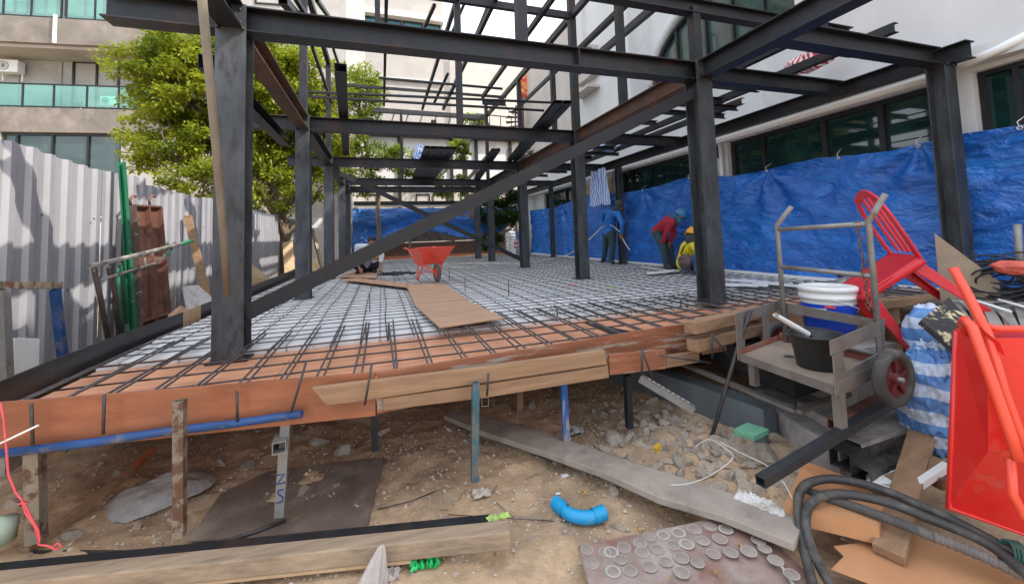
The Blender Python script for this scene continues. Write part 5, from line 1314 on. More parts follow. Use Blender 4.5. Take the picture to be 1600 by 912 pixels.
# ------------------------------------------------------------------ platform trolley with its load
def cart():
    z = 0.0
    Ap, Bp, Cp, Dp = V((3.21,-1.52,z)), V((3.18,-2.12,z)), V((3.76,-1.99,z)), V((3.75,-1.36,z))
    t = empty('trolley', (3.5,-1.75,-.16), 'worn grey steel trolley with a tall tube handle at the platform corner', 'trolley')
    MB().slab([Ap, Bp, Cp, Dp], .012, (0,0,1)).build('deck_plate', mat('cart_deck', (.3,.235,.18), .7, .1, .2, 5, (.24,.17,.13), 3, .5, .7, .1, 50), t)
    MB().lathe((3.45,-1.66,.001), [(.001,.0012),(.028,.001)], 16).build('deck_hole', SHOE, t)
    def rail(p, q, z0, z1, th=.006):
        d = (q-p).normalized(); s = V((d.y,-d.x,0))*th
        return [V((p.x,p.y,z0))+s*0, V((q.x,q.y,z0)), V((q.x,q.y,z1)), V((p.x,p.y,z1))], s
    def strip(nm, p, q, z0, z1, m=CARTM):
        pts, s = rail(p, q, z0, z1); return MB().slab([x+s*.5 for x in pts], .006, s.normalized()).build(nm, m, t, bevel=.001)
    strip('deck_lip', Ap, Bp, -.035, .012); strip('deck_lip', Bp, Cp, -.035, .03)
    strip('end_plate', Ap, Dp, .0, .035, CARTIN); strip('back_lip', Dp, Cp, .0, .05, CARTIN)
    e = Bp.lerp(Cp, .33); e2 = Bp.lerp(Cp, .8)
    # near side panel: frame of plates
    def plate(nm, pts, th=.006, m=CARTM): return MB().slab(pts, th).build(nm, m, t, bevel=.001)
    def on(a, zz): q = Bp.lerp(Cp, a); return V((q.x, q.y, zz))
    plate('side_plate', [on(-.03,-.035), on(1.0,.01), on(1.0,.09), on(-.03,.055)])
    plate('side_plate', [on(-.03,.0557), on(.16,.06), on(.16,.165), on(-.03,.16)])
    plate('side_plate', [on(-.06,.165), on(1.05,.175), on(1.1,.255), on(-.06,.235)])
    plate('side_plate', [on(.88,.0855), on(1.04,.09), on(1.04,.1745), on(.88,.1735)])
    def on2(a, zz): q = Ap.lerp(Dp, a); return V((q.x, q.y, zz))
    plate('side_plate', [on2(-.03,.2), on2(1.0,.2), on2(1.0,.27), on2(-.03,.26)])
    plate('side_plate', [on2(-.03,-.03), on2(.14,-.03), on2(.14,.199), on2(-.03,.199)])
    plate('side_plate', [on2(.6,.0), on2(.75,.0), on2(.75,.199), on2(.6,.199)])
    plate('back_plate', [V((Dp.x,Dp.y,.2)), V((Cp.x,Cp.y,.2)), V((Cp.x,Cp.y,.25)), V((Dp.x,Dp.y,.27))])
    for q in (Bp, Ap, Ap.lerp(Bp,.0)+V((.02,-.05,0))):
        pass
    for q, zb_ in ((Bp+V((.03,.02,0)), -.2), (Ap+V((.04,-.06,0)), -.17)):
        MB().bar((q.x,q.y,-.012),(q.x,q.y,zb_), .04,.04, up=(0,1,0)).build('leg', CARTM, t)
    # handle
    r = .0155
    U0, U1 = V((3.73,-1.42,0)), V((3.74,-1.98,0))
    for U in (U0, U1):
        MB().tube([U+V((0,0,-.03)), U+V((-.0,0,.79)), U+V((-.005,0,.81)), U+V((-.01,-.1,.96)) if U is U1 else U+V((-.01,-.12,.93))], r, 12).build('handle_tube', TUBEG, t)
    MB().tube([U0+V((0,0,.78)), U1+V((0,0,.8))], r*.95, 12).build('cross_tube', TUBEG, t)
    MB().tube([U0+V((0,0,.52)), U1+V((0,0,.5))], r*.95, 12).build('cross_tube', TUBEG, t)
    MB().tube([U0+V((0,0,.06)), U1+V((0,0,.06))], r*.9, 12).build('cross_tube', TUBEG, t)
    for c, s in ((pd(1396,590,2.08), 1), (V((3.8,-1.3,-.03)), -1)):
        w = empty('wheel', (0,0,0)); del_ = None
        wo = MB(); n = V((.05,-1,0)).normalized()
        wo.lathe(c, [(.095,-.02),(.115,-.028),(.136,-.026),(.143,-.014),(.143,.014),(.136,.026),(.115,.028),(.095,.02)], 40, n, closed=True)
        bpy.data.objects.remove(w)
        w = wo.build('wheel', TYREW, t)
        MB().lathe(c, [(.1,-.012),(.1,.012),(.09,.012),(.088,.002),(.03,.004),(.03,.022),(.0001,.022)], 32, n).build('rim', WHEELRED, w)
        sp = MB()
        for k in range(5):
            a = k*2*math.pi/5+.3; x = V((1,.05,0)).normalized(); dd = x*math.cos(a)+V((0,0,1))*math.sin(a); sp.bar(c+n*.012+dd*.028, c+n*.01+dd*.094, .018,.014, up=n)
        sp.build('spoke', WHEELRED, w)
        MB().lathe(c+n*.022, [(.014,0),(.014,.022),(.001,.022)], 6, n).build('axle_nut', TUBEG, w)
    return t
cart()
def lathe_thing(name, c, parts, label, cat):
    t = empty(name, c, label, cat)
    for nm, prof, m, ax in parts: MB().lathe(c, prof, 40, ax).build(nm, m, t)
    return t
bc = V((3.42,-1.86,.002))
bk = lathe_thing('bucket', bc, [('bucket_body', [(.001,0),(.098,0),(.104,.004),(.128,.175),(.137,.177),(.137,.186),(.129,.186),(.126,.18),(.1,.012),(.001,.01)], BLKPL, (0,0,1))], 'black plastic bucket standing on the trolley deck', 'bucket')
MB().tube([bc+V((.13*math.cos(a),.13*math.sin(a),.187+.004*math.sin(2*a))) for a in [(-.3+.26*k) for k in range(12)]], .003, 6).build('handle', REBAR, bk)
def paint_tube():
    a = px(1212,492,'y',-1.78); b = px(1262,522,'y',-1.8)
    d = (b-a).normalized(); s = d.cross(V((0,0,1))).normalized(); u = s.cross(d)
    t = empty('sealant_tube', b, 'squeezed white tube leaning out of the black bucket', 'tube')
    def fn(i, j):
        th = j*2*math.pi; w = .021*(1-.2*i); h = .012+.006*i
        return a.lerp(b, i)+s*math.cos(th)*w+u*math.sin(th)*h
    MB().grid(10, 20, fn).build('tube_body', WHITE, t)
    MB().tube([b, b+d*.03], [.011,.006], 10).build('tube_nozzle', BLKPL, t)
paint_tube()
pc = V((3.98,-1.55,.035))
pl = empty('paint_pail', pc, 'big white lidded paint pail with a blue band behind the trolley', 'pail')
MB().lathe(pc, [(.001,0),(.14,0),(.155,.24)], 48).build('blue_band', mat('blue_label', (.01,.06,.5), .4, 0, .08, 6), pl)
MB().lathe(pc, [(.155,.2405),(.158,.27),(.166,.272),(.166,.29),(.16,.293),(.162,.32),(.17,.322),(.17,.345),(.16,.352),(.12,.352),(.11,.346),(.001,.346)], 48).build('lid', WHITE, pl)
n = CAM-pc; n.z = 0; n.normalize(); s = V((-n.y,n.x,0))
def pp(x, z, e=.156): q = math.asin(max(-1,min(1,x/.155))); return pc+n*math.cos(q)*e+s*math.sin(q)*e+V((0,0,z))
MB().grid(10, 2, lambda a, b: pp(-.02+.06*a, .222+.018*b*(1-abs(a-.5)), .1575)).build('orange_patch', WBORANGE, pl, recalc=False)
MB().grid(10, 1, lambda a, b: pp(-.11+.1*a, .195+.02*b, .1575)).build('white_patch', WHITE, pl, recalc=False)
MB().tube([pc+V((.165*math.cos(a),.165*math.sin(a),.28-.1*math.sin((a+2.4)/1.6*1.0))) for a in [-2.4+.16*k for k in range(11)]], .003, 6).build('handle', WHITE, pl)
MB().slab([Vv for Vv in [V((3.8,-1.8,.033)),V((4.2,-1.8,.033)),V((4.2,-1.25,.033)),V((3.8,-1.25,.033))]], .6, (0,0,1)).build('concrete_block', CONC, label='concrete block carrying the white paint pail behind the trolley', cat='concrete block')
def chain():
    t = V((3.73,-1.93,.79)); lab = 'rusty chain hanging from the top cross tube of the trolley'
    mb = MB(); n_ = 19
    for k in range(n_):
        c = t+V((.004*math.sin(k),.004*math.cos(k*1.3)-.001*k,-.018-.0245*k)); ax = V((1,0,0)) if k % 2 else V((0,1,0))
        pts = [c+ax*.0085*math.cos(a)+V((0,0,.0165*math.sin(a))) for a in [q*math.pi/6 for q in range(13)]]
        mb.tube(pts, .003, 6, cap=False)
    mb.tube([t+V((.0,.02*math.cos(a),.02*math.sin(a)+.005)) for a in [q*.6 for q in range(11)]], .004, 6)
    mb.build('rusty_chain', mat('chain_rust', (.16,.1,.07), .7, .3, .3, 30), label=lab, cat='chain')
chain()

# ------------------------------------------------------------------ red chair, tipped
def chair():
    c = pd(1368,428,2.75); f0 = (-RT + FW*.42); f0.z = 0; f0.normalize(); l0 = V((0,0,1)).cross(f0)
    th = R(38); f = f0*math.cos(th)-V((0,0,1))*math.sin(th); u = V((0,0,1))*math.cos(th)+f0*math.sin(th)
    def T(x, y, z): return c+f*x+l0*y+u*z
    t = empty('plastic_chair', c, 'red plastic chair tipped forward against the trolley', 'chair')
    def seat(a, b):
        x = (a-.5)*.42; y = (b-.5)*(.40+.04*a); z = -.018*math.cos(x*5)*math.cos(y*6)+.01-.03*max(0,(a-.85)/.15)**2
        return T(x, y, z)
    o = MB().grid(16, 16, seat).build('seat', RED, t, recalc=False); so = o.modifiers.new('thickness', 'SOLIDIFY'); so.thickness = .012
    # seat apron
    o = MB().grid(40, 2, lambda a, b: T(.21*math.copysign(min(1,abs(math.cos(a*6.283))*1.35),math.cos(a*6.283)), .205*math.copysign(min(1,abs(math.sin(a*6.283))*1.35),math.sin(a*6.283)), .0-.045*b)).build('seat_apron', RED, t, recalc=False)
    so = o.modifiers.new('thickness', 'SOLIDIFY'); so.thickness = .005
    for sx, sy in ((1,1),(1,-1),(-1,1),(-1,-1)):
        top = T(sx*.19, sy*.18, -.005); bot = T(sx*.24, sy*.225, -.42)
        d = (bot-top).normalized(); s1 = l0; s2 = d.cross(s1).normalized()
        mb = MB()
        def ring(p, w): return [p+s1*w*a+s2*w*b for a, b in ((-sy*-.5*1,-sx*.5*-1*-1),)]
        k = MB()
        # angle-shaped tapering leg
        def L(p, w, tt): 
            a = s1*(-sy); b = (f*(-sx))
            return [p, p+a*w, p+a*w+b*tt, p+a*tt+b*tt, p+a*tt+b*w, p+b*w]
        r0 = [k.bm.verts.new(q) for q in L(top+V((0,0,0)), .075, .012)]; r1 = [k.bm.verts.new(q) for q in L(bot, .036, .012)]
        for i in range(6): k.bm.faces.new((r0[i], r0[(i+1)%6], r1[(i+1)%6], r1[i]))
        k.bm.faces.new(r0[::-1]); k.bm.faces.new(r1)
        k.build('leg', RED, t, bevel=.004)
    def back(y, z): return T(-.195-.10*(z/.43)-.02*math.cos(y*7), y, z)
    fr_ = [back(-.185,0), back(-.2,.15), back(-.195,.3), back(-.16,.4), back(-.08,.435), back(0,.445), back(.08,.435), back(.16,.4), back(.195,.3), back(.2,.15), back(.185,0)]
    def strip(pts, w, nm):
        mb = MB(); ctr = back(0,.2)
        rs = []
        for i, p in enumerate(pts):
            d = (pts[min(i+1,len(pts)-1)]-pts[max(0,i-1)]).normalized(); nrm = (f*.97+u*.23).normalized(); s_ = d.cross(nrm).normalized()
            rs.append([mb.bm.verts.new(q) for q in (p+s_*w/2+nrm*.007, p+s_*w/2-nrm*.007, p-s_*w/2-nrm*.007, p-s_*w/2+nrm*.007)])
        for A, B in zip(rs, rs[1:]):
            for q in range(4): mb.bm.faces.new((A[q],A[(q+1)%4],B[(q+1)%4],B[q]))
        mb.bm.faces.new(rs[0][::-1]); mb.bm.faces.new(rs[-1])
        return mb.build(nm, RED, t, bevel=.004)
    fb = strip(fr_, .055, 'backrest')
    for y in (-.075,0,.075): strip([back(y,.02), back(y*1.05,.2), back(y,.425)], .03, 'back_slat')
    return t
chair()

# ------------------------------------------------------------------ wheelbarrows
def barrow(name, label, M, m=WBRED):
    """local: x forward (wheel), y left, z up; M maps local to world"""
    t = empty(name, M@V((0,0,0)), label, 'wheelbarrow')
    def b(mb, nm, mt, par=None, **k):
        bmesh.ops.transform(mb.bm, matrix=M, verts=mb.bm.verts[:]); return mb.build(nm, mt, par or t, **k)
    top = [(.42,.33,.6),(.42,-.33,.6),(-.42,-.3,.56),(-.42,.3,.56)]; bot = [(.2,.17,.3),(.2,-.17,.3),(-.25,-.17,.3),(-.25,.17,.3)]
    mb = MB(); T_ = [mb.bm.verts.new(p) for p in top]; B_ = [mb.bm.verts.new(p) for p in bot]
    for i in range(4): mb.bm.faces.new((T_[i],T_[(i+1)%4],B_[(i+1)%4],B_[i]))
    mb.bm.faces.new(B_)
    o = b(mb, 'tray', m); so = o.modifiers.new('thickness','SOLIDIFY'); so.thickness = .004; bv = o.modifiers.new('bevel','BEVEL'); bv.width = .02; bv.segments = 3; bv.limit_method = 'ANGLE'
    mb = MB(); rim = [V(p) for p in top]; mb.tube(rim+[rim[0]], .011, 8); b(mb, 'tray_rim', m)
    for s in (1,-1):
        mb = MB(); mb.tube([(.42,.045*s,.18),(.2,.15*s,.28),(-.3,.2*s,.31),(-.62,.27*s,.56),(-.86,.29*s,.58)], .016, 10); b(mb, 'handle_tube', m)
        mb = MB(); mb.tube([(-.72,.278*s,.57),(-.88,.29*s,.582)], .021, 10); b(mb, 'grip', m)
        mb = MB(); mb.tube([(-.15,.19*s,.3),(-.2,.21*s,.02),(-.12,.21*s,.01),(.12,.17*s,.29)], .013, 8); b(mb, 'leg', m)
    mb = MB(); mb.tube([(-.17,.2,.14),(-.17,-.2,.14)], .011, 8); b(mb, 'leg_brace', m)
    mb = MB(); c = V((.42,0,.165)); mb.lathe(c, [(.1,-.025),(.13,-.035),(.158,-.02),(.165,0),(.158,.02),(.13,.035),(.1,.025)], 32, (0,1,0), closed=True); w = b(mb, 'wheel', RUBBER)
    mb = MB(); mb.lathe(c, [(.1,-.02),(.1,.02),(.03,.03),(.03,-.03)], 24, (0,1,0), closed=True); b(mb, 'rim', m, w)
    mb = MB(); mb.tube([(.42,-.05,.165),(.42,.05,.165)], .012, 8); b(mb, 'axle', m, w)
    return t
wp = px(668,443,'z',.02)
fwd = (CAM-wp); fwd.z = 0; fwd.normalize(); ang = math.atan2(fwd.y, fwd.x)+R(14)
barrow('wheelbarrow', 'red wheelbarrow standing on the brown walkway board in the middle of the slab', Matrix.Translation((wp.x+.1, wp.y+.35, .04)) @ Matrix.Rotation(ang, 4, 'Z'), WBORANGE)
def tipped():
    rim = [pd(1495,517,1.62), pd(1482,790,1.62), pd(1640,880,1.5), pd(1760,860,1.42), pd(1760,512,1.42)]
    t = empty('wheelbarrow', rim[1], 'big bright red wheelbarrow tipped on end at the right edge, its underside facing out', 'wheelbarrow')
    rm = [pd(1495,517,1.66), pd(1482,792,1.66), pd(1800,905,1.42), pd(1800,512,1.42)]
    bs_ = [pd(1543,528,1.5), pd(1545,704,1.5), pd(1800,722,1.32), pd(1800,528,1.32)]
    mb = MB(); T_ = [mb.bm.verts.new(p) for p in rm]; B_ = [mb.bm.verts.new(p) for p in bs_]
    for i in range(4): mb.bm.faces.new((T_[i],T_[(i+1)%4],B_[(i+1)%4],B_[i]))
    mb.bm.faces.new(B_)
    o = mb.build('tray', WBRED, t); so = o.modifiers.new('thickness','SOLIDIFY'); so.thickness = .004; bv = o.modifiers.new('bevel','BEVEL'); bv.width = .012; bv.segments = 4; bv.limit_method = 'ANGLE'
    MB().tube(rm+[rm[0]], .011, 10).build('tray_rim', WBRED, t)
    def tb(nm, pts, r): MB().tube([pd(*p) for p in pts], r, 12).build(nm, WBORANGE, t)
    tb('handle_tube', [(1489,418,1.66),(1512,460,1.62),(1542,520,1.5),(1568,610,1.45),(1590,672,1.42),(1640,790,1.36)], .0165)
    tb('handle_tube', [(1513,520,1.6),(1503,508,1.58),(1508,500,1.53),(1519,510,1.5),(1548,590,1.44),(1580,680,1.4),(1592,720,1.38)], .0165)
    tb('frame_tube', [(1520,505,1.55),(1560,513,1.5),(1720,514,1.38)], .012)
    tb('frame_tube', [(1566,709,1.44),(1640,716,1.36)], .014)
    tb('frame_tube', [(1580,716,1.42),(1582,770,1.4),(1600,805,1.38),(1660,850,1.34)], .014)
    mb = MB(); mb.slab([pd(1528,510,1.5),pd(1560,535,1.47),pd(1568,555,1.46),pd(1548,535,1.49)], .01); mb.build('gusset_plate', WBRED, t)
tipped()

# ------------------------------------------------------------------ right pile
sack('striped_sack', tuple(pd(1463,622,2.2)), (.15,.15,.27), STRIPE, 'big blue and white striped sack slumped between the trolley wheel and the tipped wheelbarrow', 22, 'sack', 70, cr=2.2)
sack('striped_sack', tuple(pd(1452,520,2.45)), (.12,.1,.17), STRIPE, 'darker folded end of striped sacking standing behind the big striped sack', 25, 'sack', 30)
PB = mat('peeling_black_board', (.03,.028,.03), .7, 0, .3, 9, (.6,.5,.28), 14, .54, .58, .15, 50)
MB().slab([pd(1434,506,2.2), pd(1478,470,2.35), pd(1535,535,2.1), pd(1497,560,1.98)], .03).build('peeling_board', PB, label='black board with peeling yellowish paint leaning by the striped sack', cat='board')
MB().slab([(4.35,-1.75,.23),(4.35,-2.75,.23),(5.6,-2.75,.23),(5.6,-1.5,.23)], .8, (0,0,1)).build('timber_crate', mat('dark_timber', (.12,.075,.05), .85, 0, .3, 6, bump=.2), label='dark wooden crate carrying the ladder and cables at the right edge', cat='crate')
MB().slab([px(1460,364,'x',4.62), px(1470,474,'x',4.62), px(1565,474,'x',4.75), px(1562,440,'x',4.75)], .014).build('plywood_offcut', mat('dusty_ply', (.33,.26,.18), .8, 0, .2, 6, (.22,.17,.12), 3, .5, .7, .1, 50), label='pointed upright plywood offcut before the side tarp, behind the red handle', cat='plywood')
ld = empty('step_ladder', (4.6,-2.2,.25), 'aluminium step ladder lying flat on the crate behind the tipped wheelbarrow', 'ladder')
ALU = mat('aluminium', (.5,.5,.48), .4, .6, .1, 9, (.35,.33,.3), 5, .5, .7, .05, 60)
R0 = [px(1486,476,'z',.26), px(1660,482,'z',.26)]; R1 = [px(1520,524,'z',.26), px(1690,560,'z',.26)]
for a, b in (R0, R1): MB().cbeam(a, b, .025,.06).build('ladder_rail', ALU, ld)
for k in range(7):
    q = .04+.15*k; MB().bar(R0[0].lerp(R0[1], q), R1[0].lerp(R1[1], q), .045,.012).build('ladder_rung', mat('rung', (.36,.34,.31), .6, .3, .15, 9) if k == 0 else bpy.data.materials['rung'], ld)
for k in range(3):
    q = .1+.28*k; MB().bar(R0[0].lerp(R0[1], q)+V((0,0,.02)), R1[0].lerp(R1[1], q+.2)+V((0,0,.02)), .014,.006).build('ladder_strut', ALU, ld)
def cable_coil():
    c = px(1572,436,'x',4.75); rnd = random.Random(8); t = empty('cable_coil', c, 'tangled coil of black cable at the right edge before the side tarp', 'cable coil')
    mb = MB()
    for k in range(26):
        r = rnd.uniform(.1,.2); rnd.random(); off = V((rnd.uniform(-.04,.05), rnd.uniform(-.08,.08), rnd.uniform(-.03,.04))); tl = rnd.uniform(.4,.8)
        pts = [c+off+V((.05*math.sin(a+k), r*math.cos(a)*1.05, r*math.sin(a)*tl)) for a in [q*.35 for q in range(19)]]
        mb.tube(pts, .0055, 6)
    mb.build('cable_loops', CABLE, t)
    mb = MB()
    for k in range(3): mb.tube([c+V((0,.1,.02)), c+V((-.05,.22+.02*k,-.02-.03*k)), c+V((-.05,.2+.03*k,-.1)), c+V((-.02,.05,-.12))], .0055, 6)
    mb.build('cable_end', CABLE, t)
cable_coil()
sack('orange_cloth', tuple(px(1590,418,'x',4.6)), (.06,.1,.04), ORCLOTH, 'orange red cloth lying on the cable coil', 31, 'cloth')
for i, (a, b) in enumerate((((1508,464),(1580,487)),((1560,468),(1640,490)))):
    MB().tube([px(*a,'x',4.4), px(*b,'x',4.35)], .007, 8).build('white_rod', WHITE, label=['left white plastic rod lying on the ladder','right white plastic rod lying on the ladder'][i], cat='rod')
MB().tube([px(1590,350,'x',5.2), px(1594,440,'x',5.2)], .02, 10).build('grey_tube', TUBEG, label='short grey tube standing before the tarp at the right edge', cat='tube')
MB().tube([px(1298,419,'y',-.6), px(1318,436,'y',-.6)], .016, 10).build('black_tube', BLKPL, label='black pipe end sticking up behind the trolley cross tube', cat='pipe')
sack('grey_sack', tuple(px(1322,452,'y',-.7)), (.11,.08,.12), TUBEG, 'grey sack lying behind the trolley handle', 33, 'sack', 16)
MB().tube([px(1330,428,'y',-.3), px(1352,430,'y',-.3)], .03, 12).build('white_roll', WHITE, label='small white roll on the mesh behind the trolley chain', cat='roll')
# plank, cardboard, hoses
MB().bar(px(1440,680,'z',-.33), px(1388,866,'z',-.535), .1,.04).build('leaning_plank', TIMBER, label='brown plank leaning down from under the striped sack to the cardboard', cat='timber', bevel=.003)
MB().bar(px(1435,757,'z',-.42), px(1480,727,'z',-.36), .03,.03).build('white_batten', WHITE, label='small white batten left of the tipped wheelbarrow', cat='batten')
MB().bar(px(1395,755,'z',-.45), px(1470,722,'z',-.38), .07,.04).build('wood_offcut', TIMBER, label='brown wood offcut behind the leaning plank', cat='timber')
MB().bar(px(1460,752,'z',-.42), px(1495,745,'z',-.42), .06,.05).build('wood_offcut', BROWNP, label='reddish wood offcut against the tipped wheelbarrow', cat='timber')
cb = [px(u, v, 'z', -.46) for u, v in ((1224,788),(1373,822),(1382,786),(1250,732))]
box = empty('cardboard_box', cb[0], 'closed brown cardboard box under the black hoses', 'cardboard box')
MB().slab(cb, .075, (0,0,1)).build('box_body', CARD, box, bevel=.002)
MB().slab([p+V((0,0,.003)) for p in (cb[0].lerp(cb[1],.03), cb[0].lerp(cb[1],.98), cb[1].lerp(cb[2],.5), cb[0].lerp(cb[3],.45))], .0025, (0,0,1)).build('box_flap', CARD, box)
MB().slab([cb[3], cb[3].lerp(cb[2],.9), cb[3].lerp(cb[2],.9)+V((.0,.03,.05)), cb[3]+V((-.01,.03,.05))], .003).build('box_flap', CARD, box)
ground_poly('cardboard_sheet', [(1318,868),(1302,852),(1420,838),(1450,832),(1540,862),(1660,900),(1660,960),(1420,960),(1378,918),(1298,888)], -.56, .004, CARD, 'torn flat cardboard sheet on the ground in the bottom right corner', 'cardboard')
HOSE = mat('black_hose', (.045,.043,.04), .55, 0, .3, 12, (.14,.13,.11), 6, .5, .68, .2, 60)
hs = empty('hose_coil', px(1262,790,'z',-.45), 'thick black rubber hose bent in two loops over the cardboard box', 'hose')
h1 = [px(u, v, 'z', z) for u, v, z in ((1275,930,-.56),(1254,850,-.53),(1247,800,-.47),(1250,768,-.43),(1267,753,-.41),(1305,748,-.4),(1370,762,-.4),(1480,808,-.42),(1570,855,-.44),(1660,905,-.46))]
h2 = [px(u, v, 'z', z) for u, v, z in ((1310,935,-.56),(1270,862,-.53),(1259,815,-.47),(1268,785,-.43),(1305,771,-.41),(1374,781,-.4),(1448,808,-.42),(1538,846,-.44),(1600,893,-.46),(1640,925,-.47))]
MB().tube(smooth_path(h1), .0185, 14).build('hose_strand', HOSE, hs); MB().tube(smooth_path(h2), .0185, 14).build('hose_strand', HOSE, hs)
h3 = [px(u, v, 'z', z) for u, v, z in ((1256,765,-.46),(1285,775,-.445),(1329,789,-.44),(1400,815,-.44),(1458,838,-.45))]
h4 = [px(u, v, 'z', z) for u, v, z in ((1458,838,-.45),(1500,854,-.46),(1560,880,-.48),(1630,915,-.5))]
h_ = empty('hose_end', h3[0], 'dusty hose with a ribbed end lying straight under the two loops', 'hose')
MB().tube(smooth_path(h3), .0195, 14).build('hose_pipe', RUBBER, h_)
hp = smooth_path(h4, 16); MB().tube(hp, [.017+.0035*(1 if (i//2) % 2 else 0) for i in range(len(hp))], 14, smooth=False).build('ribbed_end', mat('ribbed_hose', (.16,.14,.125), .7, 0, .3, 9), h_)
c = h1[-2].lerp(h2[-3], .5); mb = MB()
c0 = px(1572,862,'z',-.44)
for k in range(4):
    o = V((.008*k,-.006*k,0)); mb.tube([c0+o+V((0,0,.0))+ (RT*.2+UP*1.0)*.042*math.cos(a)+FW*.028*math.sin(a) for a in [q*.5 for q in range(14)]], .004, 6)
mb.build('green_rope_tie', mat('green_rope', (.03,.09,.07), .8, 0, .2, 30), label='dark green rope tied round the black hoses', cat='rope')

# ------------------------------------------------------------------ left side stuff
XF = -1.3
def lx(u, v, x=XF): return px(u, v, 'x', x)
def tb(pts, r, m, nm, par=None, **k): return MB().tube([p if isinstance(p, V) else lx(*p) for p in pts], r, 10).build(nm, m, par, **k)
st = empty('steel_stand', lx(50,600), 'angle steel stand with a white top bar and one blue leg at the left edge', 'stand')
MB().bar(lx(-30,445), lx(94,446), .035,.05).build('top_bar', RUSTPOST, st)
MB().bar(lx(3,452), lx(10,620), .06,.05, up=(1,0,0)).build('leg', TUBEG, st)
MB().bar(lx(86,452), lx(100,575), .05,.045, up=(1,0,0)).build('leg', BLUEP, st)
MB().slab([lx(17,528,-1.34), lx(57,529,-1.34), lx(55,600,-1.34), lx(17,600,-1.34)], .02).build('white_board', WHITE, label='small white panel with joints leaning on the fence behind the stand', cat='panel', bevel=.004)
sc = empty('scaffold_frame', lx(170,520), 'paint spotted scaffold pipe frame leaning by the fence', 'scaffold frame')
SPOT = mat('spotted_pipe', (.3,.29,.26), .6, .2, .25, 14, (.12,.09,.07), 9, .5, .6, .1, 60); SPOTD = mat('spotted_dark_pipe', (.09,.06,.05), .65, .1, .25, 14, (.4,.38,.33), 16, .6, .66, .1, 60)
tb([(140,416,-1.2),(220,397,-1.2),(282,381,-1.2)], .021, SPOT, 'top_pipe', sc); tb([(282,381,-1.2),(301,376,-1.2)], .0215, GREENP, 'top_pipe', sc)
tb([(158,437,-1.21),(200,424,-1.21),(240,412,-1.21),(256,402,-1.21),(262,388,-1.21)], .012, SPOT, 'lower_pipe', sc); tb([(256,402,-1.22),(266,395,-1.22),(270,382,-1.22)], .012, GREENP, 'lower_pipe', sc)
for pts in ([(147,420,-1.22),(158,470,-1.25),(170,535,-1.28)], [(170,418,-1.24),(180,460,-1.26),(186,525,-1.3)]): tb(pts, .02, SPOTD, 'leg', sc)
tb([(188,412,-1.24),(196,450,-1.26),(198,505,-1.3)], .014, GREENP, 'leg', sc); tb([(225,400,-1.22),(228,425,-1.24)], .012, SPOT, 'strut', sc)
gp = empty('green_post', lx(208,510), 'tall green painted channel post leaning on the fence', 'post')
MB().cbeam(lx(190,253,-1.5), lx(209,520,-1.3), .05,.05, up=(1,0,0)).build('post_body', GREENP, gp)
tb([(184,420,-1.36),(190,520,-1.3)], .015, GREENP, 'green_tube', label='thin green tube beside the tall green post', cat='tube')
fp = empty('form_shutter', lx(230,510), 'rusty brown steel form panel with two hooks leaning on the fence', 'form panel')
c4 = [lx(202,321,-1.48), lx(244,323,-1.5), lx(259,505,-1.34), lx(213,520,-1.32)]
MB().slab(c4, .01).build('panel_sheet', BROWNP, fp)
for a, b in ((c4[0],c4[3]),(c4[1],c4[2]),(c4[0].lerp(c4[1],.5),c4[3].lerp(c4[2],.5)),(c4[0],c4[1]),(c4[3].lerp(c4[0],.08),c4[2].lerp(c4[1],.08))): MB().bar(a+V((.03,0,0)), b+V((.03,0,0)), .02,.06, up=(1,0,0)).build('panel_rib', SPOTD if a is c4[0] and b is c4[3] else BROWNP, fp)
for u in (208, 238): MB().tube([lx(u-4,320,-1.47), lx(u-5,312,-1.47), lx(u,306,-1.47), lx(u+4,307,-1.47)], .014, 8).build('hook', BROWNP, fp)
MB().bar(lx(293,337,-1.52), lx(327,478,-1.2), .035,.09, up=(1,0,0)).build('leaning_plank', TIMBER, label='brown plank leaning on the fence left of the big column', cat='timber')
MB().slab([lx(284,449,-1.35), lx(312,446,-1.35), lx(332,470,-1.15), lx(292,488,-1.15)], .02).build('dusty_board', mat('white_board', (.5,.49,.47), .8, 0, .15, 6, (.3,.2,.16), 5, .55, .7), label='small dusty white board under the leaning plank', cat='board')
MB().slab([lx(262,492,-1.1), lx(280,478,-1.1), lx(295,487,-1.05), lx(266,503,-1.0)], .02).build('plywood_offcut', PLY_BR, label='small brown plywood offcut below the dusty white board', cat='plywood')
MB().tube([pd(314,-20,2.35), pd(335,200,2.5), pd(350,380,2.66), pd(355,462,2.74)], [.025,.024,.022,.02], 12).build('wooden_pole', POLE, label='long round wooden pole hanging in front of the big left column', cat='pole')
MB().slab([lx(392,413,-1.25), lx(427,440,-1.1), lx(388,455,-1.0), lx(384,430,-1.1)], .015).build('plywood_board', PLY_PALE, label='pale plywood board lying against the tree foot', cat='plywood')
MB().slab([px(441,380,'y',9.0), px(457,375,'y',9.1), px(462,432,'y',8.8), px(445,434,'y',8.7)], .02).build('plywood_board', PLY_PALE, label='upright sunlit plywood board right of the tree trunk', cat='plywood')
MB().slab([px(484,408,'y',9.0), px(495,402,'y',9.1), px(498,425,'y',8.8), px(484,425,'y',8.7)], .02).build('plywood_board', PLY_PALE, label='small plywood board between the second and third left columns', cat='plywood')
MB().slab([px(487,340,'y',10), px(504,341,'y',10), px(501,357,'y',10), px(486,355,'y',10)], .02).build('white_board', WHITE, label='small white panel hung beside the third left column', cat='panel')
MB().bar(px(487,355,'y',10.2), px(505,425,'y',9.6), .08,.08).build('leaning_plank', TIMBERG, label='dark plank leaning beside the third left column', cat='timber')
